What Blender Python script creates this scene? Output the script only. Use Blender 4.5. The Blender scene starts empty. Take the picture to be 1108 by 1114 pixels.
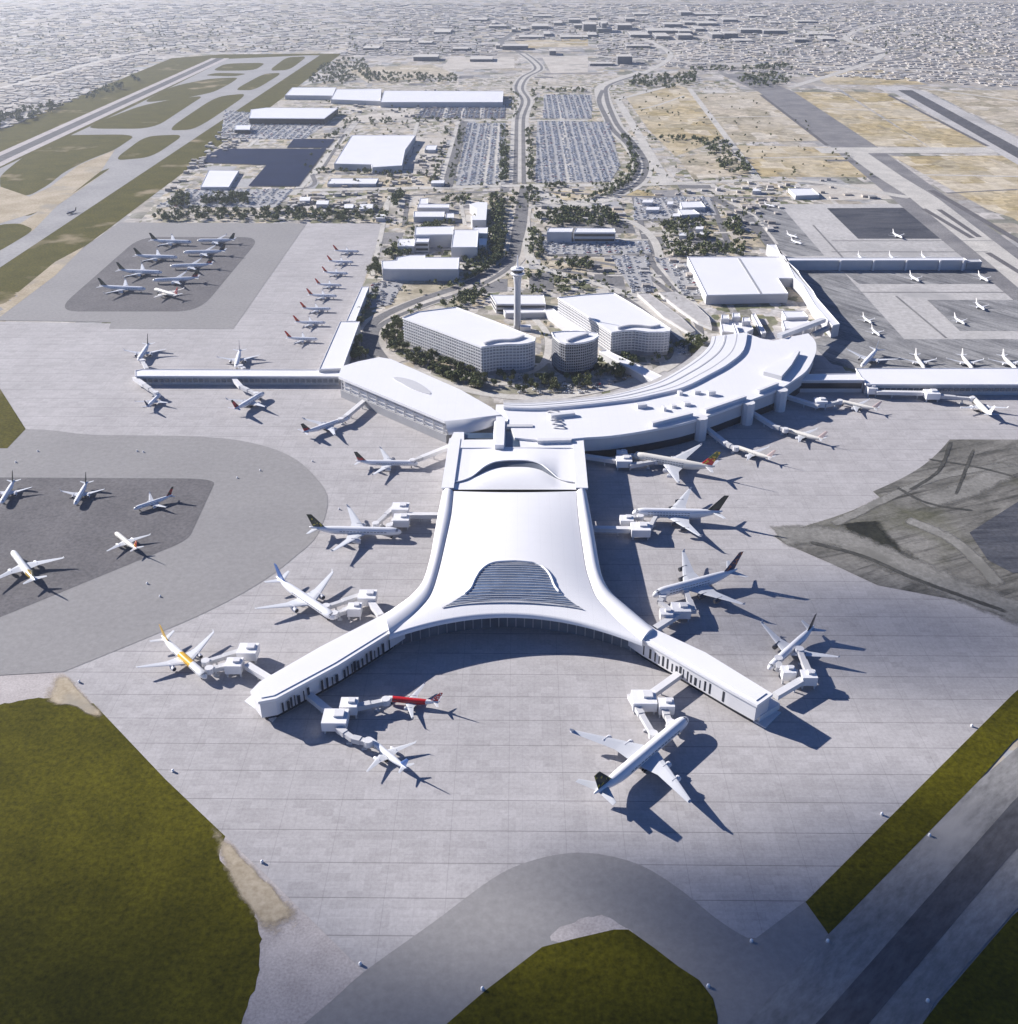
import bpy, math, random
from mathutils import Vector, Matrix
from mathutils.geometry import tessellate_polygon
RNG = random.Random(7)
SC = bpy.context.scene
COL = SC.collection
# ---------------------------------------------------------------- camera model (ground survey from the air)
CH, FPX, PITCH = 400.0, 1135.0, math.radians(29.5)
YAW = math.radians(0.527)
CX, CY = 554.0, 557.0
_r = Vector((math.cos(YAW), math.sin(YAW), 0))
_d = Vector((-math.sin(YAW)*math.cos(PITCH), math.cos(YAW)*math.cos(PITCH), -math.sin(PITCH)))
_u = _r.cross(_d)

def W(px, py, z=0.0):
    """surveyed point: where the line of sight meets height z"""
    v = _d*FPX + _r*(px-CX) - _u*(py-CY)
    t = (z-CH)/v.z
    return Vector((v.x*t, v.y*t, z))

def Wl(pts, z=0.0): return [W(x, y, z) for x, y in pts]
def vscale(py):
    """pixels per metre (sideways, upright) at a ground row"""
    q = py+85.0
    s = q*math.cos(PITCH)/CH
    r = min(.98, q*math.cos(PITCH)/FPX)
    return s, s*math.sqrt(1-r*r)

# ---------------------------------------------------------------- materials
def new_mat(name):
    m = bpy.data.materials.new(name); m.use_nodes = True
    nt = m.node_tree; nt.nodes.clear()
    return m, nt
class NT:
    def __init__(s, nt): s.nt = nt
    def n(s, typ, props=None, **ins):
        nd = s.nt.nodes.new(typ)
        for k, v in (props or {}).items(): setattr(nd, k, v)
        for k, v in ins.items():
            key = k.replace('_', ' ')
            sock = nd.inputs[int(k[1:])] if (k[0] == 'i' and k[1:].isdigit()) else nd.inputs[key]
            if isinstance(v, bpy.types.NodeSocket): s.nt.links.new(v, sock)
            else: sock.default_value = v
        return nd
    def math(s, op, a, b=0.0, c=0.0):
        nd = s.n('ShaderNodeMath', {'operation': op}, i0=a, i1=b, i2=c); return nd.outputs[0]
    def mix(s, f, a, b, mode='MIX'):
        nd = s.nt.nodes.new('ShaderNodeMix'); nd.data_type = 'RGBA'; nd.blend_type = mode
        for sock, v in ((nd.inputs[0], f), (nd.inputs[6], a), (nd.inputs[7], b)):
            if isinstance(v, bpy.types.NodeSocket): s.nt.links.new(v, sock)
            else: sock.default_value = v
        return nd.outputs[2]
    def ramp(s, f, stops, interp='LINEAR'):
        nd = s.nt.nodes.new('ShaderNodeValToRGB'); cr = nd.color_ramp; cr.interpolation = interp
        while len(cr.elements) > 1: cr.elements.remove(cr.elements[-1])
        cr.elements[0].position = stops[0][0]; cr.elements[0].color = c4(stops[0][1])
        for p, c in stops[1:]:
            e = cr.elements.new(p); e.color = c4(c)
        s.nt.links.new(f, nd.inputs[0]); return nd.outputs[0]
    def out(s, col, rough=.8, spec=.3, metal=0.0, bump=None, bstr=.3, bdist=.5):
        b = s.n('ShaderNodeBsdfPrincipled', Roughness=rough, Metallic=metal)
        b.inputs['Specular IOR Level'].default_value = spec
        if isinstance(col, bpy.types.NodeSocket): s.nt.links.new(col, b.inputs['Base Color'])
        else: b.inputs['Base Color'].default_value = c4(col)
        if bump is not None:
            bm = s.n('ShaderNodeBump', Strength=bstr, Distance=bdist, Height=bump)
            s.nt.links.new(bm.outputs[0], b.inputs['Normal'])
        o = s.n('ShaderNodeOutputMaterial'); s.nt.links.new(b.outputs[0], o.inputs[0]); return b
    def pos(s): return s.n('ShaderNodeNewGeometry').outputs['Position']
    def obj(s): return s.n('ShaderNodeTexCoord').outputs['Object']
    def noise(s, vec, scale, detail=4, rough=.55, dist=0.0):
        return s.n('ShaderNodeTexNoise', Vector=vec, Scale=scale, Detail=detail, Roughness=rough, Distortion=dist).outputs[0]
    def map(s, vec, scale=(1, 1, 1), rot=(0, 0, 0), loc=(0, 0, 0)):
        return s.n('ShaderNodeMapping', Vector=vec, Scale=scale, Rotation=rot, Location=loc).outputs[0]
def c4(c):
    if isinstance(c, (int, float)): return (c, c, c, 1)
    return (c[0], c[1], c[2], 1)
def mul(c, k): return tuple(x*k for x in c)

def m_plain(name, col, rough=.6, spec=.4, metal=0.0, var=.12, scale=.15, dirt=None):
    m, nt = new_mat(name); t = NT(nt); p = t.obj()
    f = t.noise(p, scale, 5, .6)
    c = t.ramp(f, [(.25, mul(col, 1-var)), (.75, mul(col, 1+var*.5))])
    if dirt:
        g = t.noise(p, scale*6, 3)
        c = t.mix(t.ramp(g, [(.55, 0), (.75, .5)]), c, c4(dirt))
    t.out(c, rough, spec, metal); return m

def m_ground(name, a, b, scale=.02, fine=.6, c=None, rough=.9, bstr=0, sharp=(.35, .65), stretch=(1, 1, 1), rot=0, gr=.45):
    m, nt = new_mat(name); t = NT(nt); p = t.map(t.map(t.pos(), (1, 1, 1), (0, 0, rot)), stretch)
    f = t.noise(p, scale, 6, .62)
    col = t.ramp(f, [(sharp[0], a), (sharp[1], b)])
    g = t.noise(p, fine, 3, .7)
    col = t.mix(gr, col, t.ramp(g, [(.3, .15), (.7, .85)]), 'SOFT_LIGHT')
    if c:
        h = t.noise(t.map(p, loc=(31, 57, 0)), scale*.6, 5, .6)
        col = t.mix(t.ramp(h, [(.56, 0), (.66, 1)]), col, c4(c))
    t.out(col, rough, .15, bump=g if bstr else None, bstr=bstr, bdist=.4); return m

def m_apron(name, base, row=21.0, colw=29.0):
    m, nt = new_mat(name); t = NT(nt); p = t.pos()
    sep = t.n('ShaderNodeSeparateXYZ', Vector=p)
    x, y = sep.outputs[0], sep.outputs[1]
    def line(v, per, w):
        fr = t.math('FRACT', t.math('DIVIDE', t.math('ADD', v, 50000.0), per))
        return t.math('LESS_THAN', fr, w/per)
    jy = line(y, row, .55); jx = line(x, colw, .35); fx = line(x, 7.25, .25); fy = line(y, 5.25, .22)
    # each slab poured in its own batch
    sx = t.math('FLOOR', t.math('DIVIDE', x, 7.25)); sy = t.math('FLOOR', t.math('DIVIDE', y, 5.25))
    cv = t.n('ShaderNodeCombineXYZ', i0=sx, i1=sy)
    wn = t.n('ShaderNodeTexWhiteNoise', {'noise_dimensions': '2D'}, Vector=cv.outputs[0]).outputs[0]
    big = t.noise(p, .012, 5, .6); fine = t.noise(p, .5, 4, .7)
    st = t.noise(t.map(p, (.02, .35, 1)), 1.0, 3, .6)
    col = t.ramp(big, [(.3, mul(base, .90)), (.7, mul(base, 1.08))])
    col = t.mix(.22, col, t.ramp(wn, [(0, .25), (1, .75)]), 'SOFT_LIGHT')
    col = t.mix(.5, col, t.ramp(fine, [(.3, .3), (.7, .7)]), 'SOFT_LIGHT')
    col = t.mix(.16, col, t.ramp(st, [(.3, .3), (.7, .7)]), 'SOFT_LIGHT')
    spots = t.noise(p, .09, 4, .7)
    col = t.mix(t.ramp(spots, [(.62, 0), (.8, .35)]), col, c4(mul(base, .55)))
    col = t.mix(t.math('MULTIPLY', t.math('MAXIMUM', fx, fy), .16), col, c4(mul(base, .45)))
    col = t.mix(t.math('MULTIPLY', jx, .22), col, c4(mul(base, .4)))
    col = t.mix(t.math('MULTIPLY', jy, .55), col, c4(mul(base, .35)))
    t.out(col, .88, .2); return m

def m_grass(name, dark, light, dry=None, dryf=(.6, .72)):
    m, nt = new_mat(name); t = NT(nt); p = t.pos()
    f = t.noise(p, .03, 6, .65); g = t.noise(p, .35, 4, .75)
    col = t.ramp(f, [(.3, dark), (.7, light)])
    col = t.mix(.75, col, t.ramp(g, [(.3, .12), (.7, .88)]), 'SOFT_LIGHT')
    if dry:
        h = t.noise(p, .0085, 4, .55)
        col = t.mix(t.ramp(h, [(dryf[0], 0), (dryf[1], 1)]), col, c4(dry))
    t.out(col, .95, .05, bump=g, bstr=.5, bdist=.5); return m

def m_city(name, cell, cols, tint=None, jit=.9):
    m, nt = new_mat(name); t = NT(nt); p = t.pos()
    v = t.n('ShaderNodeTexVoronoi', {'distance': 'CHEBYCHEV'}, Vector=t.map(p, (1, .75, 1)), Scale=1.0/cell, Randomness=jit)
    sep = t.n('ShaderNodeSeparateColor', Color=v.outputs['Color'])
    n = len(cols)
    c = t.ramp(sep.outputs[0], [(i/n, cc) for i, cc in enumerate(cols)], 'CONSTANT')
    v2 = t.n('ShaderNodeTexVoronoi', {'distance': 'CHEBYCHEV'}, Vector=p, Scale=1.0/(cell*.3), Randomness=.9)
    s2 = t.n('ShaderNodeSeparateColor', Color=v2.outputs['Color'])
    c = t.mix(.4, c, t.ramp(s2.outputs[1], [(0, .2), (1, .8)]), 'OVERLAY')
    big = t.noise(p, .004, 5, .6)
    if tint: c = t.mix(t.ramp(big, [(.45, 0), (.65, .75)]), c, c4(tint))
    gn = t.noise(p, .05, 5, .7)
    c = t.mix(.6, c, t.ramp(gn, [(.3, .2), (.7, .8)]), 'SOFT_LIGHT')
    t.out(c, .9, .1); return m

M = {}
# ---------------------------------------------------------------- mesh building
class MB:
    def __init__(s): s.v = []; s.f = []; s.m = []
    def add(s, pts, faces, mi=0):
        o = len(s.v); s.v += [Vector(p) for p in pts]
        for f in faces: s.f.append(tuple(o+i for i in f)); s.m.append(mi)
    def ngon(s, pts, mi=0): s.add(pts, [tuple(range(len(pts)))], mi)
    def prism(s, poly, z0, z1, mi=0, top=None, bottom=False, z1f=None):
        poly = [Vector((p[0], p[1], 0)) for p in poly]
        a = sum(poly[i].x*poly[(i+1) % len(poly)].y-poly[(i+1) % len(poly)].x*poly[i].y for i in range(len(poly)))
        if a < 0: poly = poly[::-1]
        n = len(poly)
        lo = [(p.x, p.y, z0) for p in poly]; hi = [(p.x, p.y, z1) for p in poly]
        s.add(lo+hi, [(i, (i+1) % n, n+(i+1) % n, n+i) for i in range(n)], mi)
        s.add(hi, [tuple(range(n))], mi if top is None else top)
        if bottom: s.add(lo, [tuple(reversed(range(n)))], mi)
    def box(s, c, size, rot=0.0, mi=0, top=None):
        cx, cy, cz = c; sx, sy, sz = size[0]/2, size[1]/2, size[2]
        ca, sa = math.cos(rot), math.sin(rot)
        poly = [(cx+ca*x-sa*y, cy+sa*x+ca*y) for x, y in ((-sx, -sy), (sx, -sy), (sx, sy), (-sx, sy))]
        s.prism(poly, cz, cz+sz, mi, top, True)
    def bar(s, p, q, w, h, mi=0):
        """box of width w and height h along p->q (p, q on its underside centre line)"""
        p, q = Vector(p), Vector(q); d = (q-p); dn = Vector((d.x, d.y, 0)).normalized(); sd = Vector((-dn.y, dn.x, 0))*w/2; up = Vector((0, 0, h))
        a = [p-sd, p+sd, q+sd, q-sd]; b = [x+up for x in a]
        s.add(a+b, [(0, 1, 2, 3), (7, 6, 5, 4), (0, 4, 5, 1), (1, 5, 6, 2), (2, 6, 7, 3), (3, 7, 4, 0)], mi)
    def ribbon(s, path, w, z0, z1, closed=False, mi=0):
        """wall of width w following a plan path with mitred corners"""
        P = [Vector((p[0], p[1], 0)) for p in path]; N = len(P); rings = []
        for i, p in enumerate(P):
            a = P[i-1] if (closed or i) else p; c = P[(i+1) % N] if (closed or i < N-1) else p
            d0 = (p-a).normalized() if (p-a).length > 1e-6 else (c-p).normalized(); d1 = (c-p).normalized() if (c-p).length > 1e-6 else d0
            n0 = Vector((-d0.y, d0.x, 0)); n1 = Vector((-d1.y, d1.x, 0)); k = n0+n1; k = k/max(.5, k.length_squared)*2*(w/2)
            l, r = p+k, p-k; rings.append([(l.x, l.y, z0), (l.x, l.y, z1), (r.x, r.y, z1), (r.x, r.y, z0)])
        if closed: rings.append(rings[0])
        s.loft(rings, mi, caps=not closed)
    def loft(s, rings, mi=0, caps=True, closed=True):
        n = len(rings[0]); o = len(s.v)
        for r in rings: s.v += [Vector(p) for p in r]
        for i in range(len(rings)-1):
            for j in range(n if closed else n-1):
                k = (j+1) % n
                s.f.append((o+i*n+j, o+i*n+k, o+(i+1)*n+k, o+(i+1)*n+j)); s.m.append(mi)
        if caps:
            s.f.append(tuple(o+j for j in reversed(range(n)))); s.m.append(mi)
            s.f.append(tuple(o+(len(rings)-1)*n+j for j in range(n))); s.m.append(mi)
    def cyl(s, c, r0, r1, z0, z1, n=12, mi=0):
        s.loft([[(c[0]+r*math.cos(2*math.pi*k/n), c[1]+r*math.sin(2*math.pi*k/n), z) for k in range(n)] for r, z in ((r0, z0), (r1, z1))], mi)
    def grid(s, rows, mi=0):
        s.loft(rows, mi, caps=False, closed=False)
    def build(s, name, mats, parent=None, origin=None, smooth=False, recalc=True):
        o = Vector(origin) if origin is not None else Vector((0, 0, 0))
        me = bpy.data.meshes.new(name)
        me.from_pydata([tuple(p-o) for p in s.v], [], s.f)
        for mm in (mats if isinstance(mats, (list, tuple)) else [mats]): me.materials.append(mm)
        me.polygons.foreach_set('material_index', s.m)
        if smooth: me.polygons.foreach_set('use_smooth', [True]*len(s.f))
        me.update()
        if recalc:
            import bmesh
            bm = bmesh.new(); bm.from_mesh(me); bmesh.ops.recalc_face_normals(bm, faces=bm.faces); bm.to_mesh(me); bm.free()
        ob = bpy.data.objects.new(name, me); COL.objects.link(ob)
        if parent is not None: ob.parent = parent
        elif origin is not None: ob.location = o
        return ob

def tag(o, label=None, cat=None, group=None, kind=None):
    if label: o['label'] = label
    if cat: o['category'] = cat
    if group: o['group'] = group
    if kind: o['kind'] = kind
    return o
def thing(name, label, cat, loc=(0, 0, 0), rz=0.0, group=None, scale=1.0):
    o = bpy.data.objects.new(name, None); COL.objects.link(o); o.empty_display_size = 2
    o.location = loc; o.rotation_euler = (0, 0, rz); o.scale = (scale,)*3
    return tag(o, label, cat, group)
def copy_tree(o, parent=None):
    c = o.copy(); COL.objects.link(c)
    if parent is not None: c.parent = parent
    for ch in list(o.children): copy_tree(ch, c)
    return c
def curve(pts, n=8, closed=False):
    """Catmull-Rom through 2D/3D points"""
    P = [Vector(p) if len(p) == 3 else Vector((p[0], p[1], 0)) for p in pts]; N = len(P); out = []
    rng = range(N) if closed else range(N-1)
    for i in rng:
        if closed: a, b, c, d = P[(i-1) % N], P[i], P[(i+1) % N], P[(i+2) % N]
        else: a, b, c, d = P[max(i-1, 0)], P[i], P[i+1], P[min(i+2, N-1)]
        for k in range(n):
            t = k/n
            out.append(.5*((2*b)+(c-a)*t+(2*a-5*b+4*c-d)*t*t+(3*b-a-3*c+d)*t*t*t))
    if not closed: out.append(P[-1])
    return [tuple(p[:len(pts[0])]) for p in out]
def resample(pts, n):
    P = [Vector(p) for p in pts]; L = [0]
    for a, b in zip(P, P[1:]): L.append(L[-1]+(b-a).length)
    out = []; j = 0
    for k in range(n):
        d = L[-1]*k/(n-1)
        while j < len(L)-2 and L[j+1] < d: j += 1
        t = (d-L[j])/max(1e-9, L[j+1]-L[j]); out.append(tuple(P[j].lerp(P[j+1], min(1, t))))
    return out
def inside(p, poly):
    x, y = p; c = False; n = len(poly)
    for i in range(n):
        x1, y1 = poly[i][:2]; x2, y2 = poly[i-1][:2]
        if (y1 > y) != (y2 > y) and x < (x2-x1)*(y-y1)/(y2-y1)+x1: c = not c
    return c
NSH = [0]
def zof(rank):
    NSH[0] += 1; return .07*rank+.0005*(NSH[0] % 130)
def sheet(name, px, mat, rank, kind='structure', label=None, cat=None, world=False):
    pts = [Vector((p[0], p[1], 0)) for p in px] if world else Wl(px)
    z = zof(rank)
    b = MB(); b.ngon([(p.x, p.y, z) for p in pts])
    me = b.build(name, mat, recalc=False)
    if me.data.polygons[0].normal.z < 0: me.data.flip_normals()
    return tag(me, label, cat, kind=kind)
def ragged(pts, amp, step=2.5, seed=1):
    """worn outline: the same edge with small irregular bites"""
    r = random.Random(seed); P = [Vector((p[0], p[1], 0)) for p in pts]; out = []; ph = [r.uniform(0, 6) for _ in range(4)]; s = 0
    for i, p in enumerate(P):
        q = P[(i+1) % len(P)]; L = (q-p).length; am = amp if L < 60 else .12; n = max(1, int(L/step)); d = (q-p)/max(L, 1e-6); nn = Vector((-d.y, d.x, 0))
        for k in range(n):
            s += L/n; a = am*(.5*math.sin(s*.11+ph[0])+.35*math.sin(s*.27+ph[1])+.25*math.sin(s*.7+ph[2])+r.uniform(-.35, .35))
            v = p+d*(L*k/n)+nn*a*(0 if k == 0 and L > 60 else 1); out.append((v.x, v.y))
    return out
def soft_mat(name, src):
    """the same ground cover thinning out towards the rim of its patch"""
    m = src.copy(); m.name = name; nt = m.node_tree; t = NT(nt)
    o = [n for n in nt.nodes if n.type == 'OUTPUT_MATERIAL'][0]; b = [n for n in nt.nodes if n.type == 'BSDF_PRINCIPLED'][0]
    at = nt.nodes.new('ShaderNodeAttribute'); at.attribute_name = 'cover'
    v = t.math('ADD', at.outputs['Fac'], t.math('MULTIPLY', t.math('SUBTRACT', t.noise(t.pos(), .09, 6, .72), .5), 1.3))
    f = t.ramp(v, [(.25, 0), (.75, 1)])
    tr = t.n('ShaderNodeBsdfTransparent'); mx = t.n('ShaderNodeMixShader', i0=f, i1=tr.outputs[0], i2=b.outputs[0]); nt.links.new(mx.outputs[0], o.inputs[0]); return m
def soft_patch(name, px, mat, rank, grow=1.25):
    P = [W(x, y) for x, y in curve(px, 6, True)]; c = sum(P, Vector())/len(P); z = zof(rank); n = len(P); b = MB()
    rings = [[c+(p-c)*k for p in P] for k in (.45, .8, 1.0, grow)]
    vs = [(c.x, c.y, z)]+[(p.x, p.y, z) for r in rings for p in r]
    fs = [(0, 1+i, 1+(i+1) % n) for i in range(n)]+[(1+k*n+i, 1+(k+1)*n+i, 1+(k+1)*n+(i+1) % n, 1+k*n+(i+1) % n) for k in range(3) for i in range(n)]
    b.add(vs, fs); o = b.build(name, mat, recalc=False)
    if o.data.polygons[0].normal.z < 0: o.data.flip_normals()
    a = o.data.attributes.new('cover', 'FLOAT', 'POINT'); a.data.foreach_set('value', [1.0]+[v for v in (1.0, .8, .45, 0.0) for _ in range(n)])
    return tag(o, kind='structure')
def wsheet(name, px, mat, rank, amp, seed=1, **k): return sheet(name, ragged([W(x, y) for x, y in px], amp, seed=seed), mat, rank, world=True, **k)
ROADCELLS = set(); CARRIAGE = set()
def strip(name, px, width, mat, rank, kind='structure', smooth=6, world=False, group=None, label=None, cat=None, soft=False):
    """ribbon of constant real width along a path"""
    pts = px if world else [tuple(p[:2]) for p in Wl(px)]
    if smooth: pts = curve(pts, smooth)
    P = [Vector((p[0], p[1], 0)) for p in pts]; z = zof(rank); L = []; R = []
    for i, p in enumerate(P):
        d = (P[min(i+1, len(P)-1)]-P[max(i-1, 0)]).normalized(); n = Vector((-d.y, d.x, 0))*width/2
        L.append((p.x+n.x, p.y+n.y, z)); R.append((p.x-n.x, p.y-n.y, z))
    if name == 'road':
        for p, q in zip(P, P[1:]):
            n_ = max(1, int((q-p).length/3)); e = (q-p).normalized(); e = Vector((-e.y, e.x, 0))
            for k in range(n_):
                c = p.lerp(q, k/n_); w2 = -width/2-9
                while w2 <= width/2+9:
                    vx, vy = c.x+e.x*w2, c.y+e.y*w2
                    ROADCELLS.add((int(vx//8), int(vy//8)))
                    if abs(w2) < width/2-1: CARRIAGE.add((int(vx//4), int(vy//4)))
                    w2 += 3
    if soft:
        rows_ = [[Vector(l).lerp(Vector(r), f) for f in (0, .3, .7, 1)] for l, r in zip(L, R)]; b = MB(); b.grid(rows_); ob = b.build(name, mat, recalc=False); m_ = len(rows_)
        ob.data.attributes.new('cover', 'FLOAT', 'POINT').data.foreach_set('value', [v*(.2 if i in (0, m_-1) else 1) for i in range(m_) for v in (0.0, .9, .9, 0.0)])
    else:
        b = MB(); b.grid([[l, r] for l, r in zip(L, R)]); ob = b.build(name, mat, recalc=False)
    if ob.data.polygons[0].normal.z < 0: ob.data.flip_normals()
    return tag(ob, label, cat, group, kind=kind)
SKY_STR, SUN_STR, HAZE, EXPO = .05, 5.0, 5.2e-5, .93
# ---------------------------------------------------------------- the palette
M['apron'] = m_apron('concrete_apron', (.405, .386, .384))
M['taxi'] = m_ground('grey_taxiway', (.262, .253, .25), (.285, .275, .27), .012, .25, gr=.2)
M['fartaxi'] = m_ground('far_taxiway_concrete', (.27, .265, .265), (.34, .33, .325), .01, .2, gr=.3)
M['track'] = m_ground('worn_track', (.17, .165, .15), (.25, .24, .22), .03, .3, c=(.16, .155, .14))
M['dark'] = m_ground('dark_asphalt', (.118, .113, .118), (.15, .143, .147), .03, .35)
M['asph'] = m_ground('old_asphalt', (.17, .165, .17), (.26, .25, .245), .02, .4)
_rd = W(1102, 900)-W(925, 1107); _ra = -math.atan2(_rd.y, _rd.x)
M['runway'] = m_ground('runway_asphalt', (.085, .085, .092), (.125, .122, .128), .03, .25, stretch=(.4, 1, 1), rot=_ra)
M['shoulder'] = m_ground('runway_shoulder', (.21, .205, .20), (.30, .29, .28), .03, .3, stretch=(.4, 1, 1), rot=_ra, c=(.34, .325, .31))
M['grass'] = m_grass('mown_grass', (.050, .047, .003), (.092, .083, .006))
M['grassfar'] = m_grass('dry_grass', (.060, .056, .006), (.096, .084, .013), dry=(.36, .29, .19), dryf=(.6, .74))
M['tan'] = m_ground('sandy_dirt', (.33, .27, .18), (.45, .38, .28), .02, .3, c=(.30, .27, .22))
M['gravel'] = m_ground('pinkish_gravel', (.38, .345, .335), (.48, .44, .425), .05, .8)
M['field_old'] = m_ground('dry_field', (.34, .285, .185), (.45, .385, .27), .009, .12, c=(.49, .45, .38), sharp=(.3, .7))
M['fieldg'] = m_city('stubble_field', 46, [(.40, .345, .25), (.46, .40, .31), (.33, .29, .21), (.50, .45, .37), (.42, .37, .28)], tint=(.47, .42, .34), jit=.8)
M['fieldg_old'] = m_ground('stubble_field', (.36, .32, .24), (.46, .42, .35), .012, .12, c=(.30, .27, .16), sharp=(.3, .7))
M['field'] = m_city('dry_field', 46, [(.40, .32, .18), (.47, .39, .25), (.36, .29, .155), (.52, .45, .33), (.43, .35, .21), (.33, .28, .18)], tint=(.52, .46, .36), jit=.8)
M['beige'] = m_ground('bare_plot', (.44, .40, .35), (.56, .52, .46), .02, .2, c=(.34, .32, .29))
M['lightconc'] = m_ground('pale_concrete', (.41, .395, .38), (.50, .48, .46), .008, .15, c=(.36, .35, .34))
M['road'] = m_ground('road_asphalt', (.145, .142, .145), (.20, .195, .195), .03, .3)
M['roadp'] = m_ground('pale_road', (.44, .42, .385), (.56, .53, .48), .03, .3)
M['lot'] = m_ground('car_park_asphalt', (.33, .325, .325), (.40, .395, .39), .02, .3)
M['city'] = m_city('city_ground', 38, [(.42, .39, .36), (.28, .27, .26), (.50, .47, .43), (.34, .30, .24), (.19, .19, .15), (.46, .43, .40), (.31, .31, .31), (.38, .34, .27)], tint=(.40, .37, .34))
M['precinct'] = m_city('precinct_ground', 13, [(.46, .43, .39), (.34, .32, .30), (.54, .49, .42), (.42, .36, .26), (.15, .155, .09), (.48, .455, .43), (.22, .21, .18), (.19, .185, .12)], tint=(.44, .40, .345))

def m_stained(name, a, b, dark, scale, rot, green=None):
    m, nt = new_mat(name); t = NT(nt); p = t.map(t.pos(), (1, 1, 1), (0, 0, rot))
    f = t.noise(t.map(p, (.014, .035, 1)), 1.0, 7, .68, .9)
    g = t.noise(t.map(p, (.012, .12, 1)), 1.0, 6, .72, .8)
    h = t.noise(p, .01, 5, .6)
    col = t.ramp(f, [(.33, a), (.62, b)])
    col = t.mix(t.ramp(g, [(.50, 0), (.66, .8)]), col, c4(dark))
    if green: col = t.mix(t.ramp(h, [(.54, 0), (.68, .55)]), col, c4(green))
    col = t.mix(.5, col, t.ramp(t.noise(p, .35, 4, .7), [(.3, .2), (.7, .8)]), 'SOFT_LIGHT')
    t.out(col, .9, .15); return m
M['stained'] = m_stained('weathered_concrete', (.085, .082, .072), (.225, .215, .195), (.028, .028, .026), .02, math.radians(-24), (.10, .10, .055))
M['stainh'] = m_stained('oily_stand_concrete', (.15, .15, .155), (.33, .325, .32), (.085, .087, .095), .02, math.radians(52))
M['stainr'] = m_stained('striped_dark_stand', (.045, .05, .065), (.10, .102, .115), (.03, .033, .045), .02, 0)

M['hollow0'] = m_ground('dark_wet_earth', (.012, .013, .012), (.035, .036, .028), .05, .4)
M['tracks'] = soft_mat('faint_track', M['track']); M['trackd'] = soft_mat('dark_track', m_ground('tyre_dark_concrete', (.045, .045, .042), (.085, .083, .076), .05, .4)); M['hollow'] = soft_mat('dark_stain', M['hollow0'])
M['tans'] = soft_mat('thin_sand', M['tan']); M['gravels'] = soft_mat('thin_gravel', M['gravel'])
# ---------------------------------------------------------------- ground, from the lowest sheet up
GX = 14000
gb = MB(); gb.ngon([(-GX, -2500, 0), (GX, -2500, 0), (GX, 15000, 0), (-GX, 15000, 0)])
g = gb.build('ground', M['city'], recalc=False); tag(g, kind='structure')
def rounded(px, r=.25, n=6):
    """round the corners of a pixel polygon (in plan)"""
    P = [W(x, y) for x, y in px]; out = []; N = len(P)
    for i in range(N):
        a, b, c = P[i-1], P[i], P[(i+1) % N]
        p0 = b.lerp(a, r); p1 = b.lerp(c, r)
        for k in range(n+1):
            t = k/n; out.append(tuple((p0*(1-t)**2+b*2*t*(1-t)+p1*t*t)[:2]))
    return out
S = lambda *a, **k: sheet(*a, **k)
S('precinct_ground', [(150, 243), (240, 140), (330, 95), (620, 80), (800, 90), (880, 215), (1000, 250), (1000, 420), (600, 470), (380, 420), (340, 300)], M['precinct'], 1)
# airfield on the left
S('airfield_grass', [(-260, 360), (-260, 205), (0, 140), (187, 63), (240, 59), (372, 58), (118, 249), (0, 336), (-120, 420)], M['grassfar'], 2, label='dry green airfield grass along the far runway', kind='stuff', cat='grass')
S('runway_pavement', [(0, 183), (150, 113), (247, 64), (335, 60), (348, 60), (62, 250), (0, 291), (-160, 390), (-160, 270)], M['fartaxi'], 3)
P_ = [(93, 140), (113, 130), (153, 115), (190, 107.5), (222, 104), (205, 115), (167, 140)], \
     [(153, 112), (187, 94), (227, 85.5), (260, 84), (252, 90), (233, 100), (200, 107)], \
     [(180, 142), (235, 105), (272, 101), (213, 141)], [(254, 98), (287, 80), (308, 79), (277, 98)], \
     [(292, 77), (312, 62), (335, 61), (315, 76)], [(230, 77), (245, 69), (290, 68), (277, 76.5)], \
     [(0, 190), (57, 147), (150, 146), (125, 163), (96, 174), (70, 187), (53, 201), (32, 213), (8, 212), (0, 203)], \
     [(122, 175), (158, 148), (202, 146), (165, 171)], [(222, 82), (236, 79), (270, 80), (255, 83)], [(40, 222), (110, 186), (122, 182), (62, 222)], \
     [(18, 234), (28, 229), (44, 229), (32, 235)], [(0, 244), (22, 243), (38, 250), (0, 273), (-40, 290), (-60, 270)]
for i, q in enumerate(P_):
    sheet('grass', rounded(q, .3, 5), M['grassfar'], 4, kind='stuff', label='dry grass island between the far taxiways', cat='grass', world=True)['group'] = 'grass islands between the far taxiways'
for q in ([(0, 203), (32, 214), (55, 203), (85, 180), (125, 163), (110, 186), (62, 224), (10, 240), (-60, 262), (-60, 215)], [(0, 334), (20, 318), (60, 285), (92, 268), (60, 300), (0, 345)], [(-40, 250), (22, 243), (44, 229), (100, 196), (122, 182), (62, 224), (37, 250), (0, 272)]):
    wsheet('dirt', q, M['tan'], 5 if q[0][1] != 250 else 3.5, 5)
strip('runway', [(-160, 250.5), (0, 173), (120, 118), (240, 63.2)], 26, M['runway'], 5.5, smooth=0)
strip('runway_shoulder', [(-160, 250.5), (0, 173), (120, 118), (240, 63.2)], 60, M['gravel'], 5, smooth=0)
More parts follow.
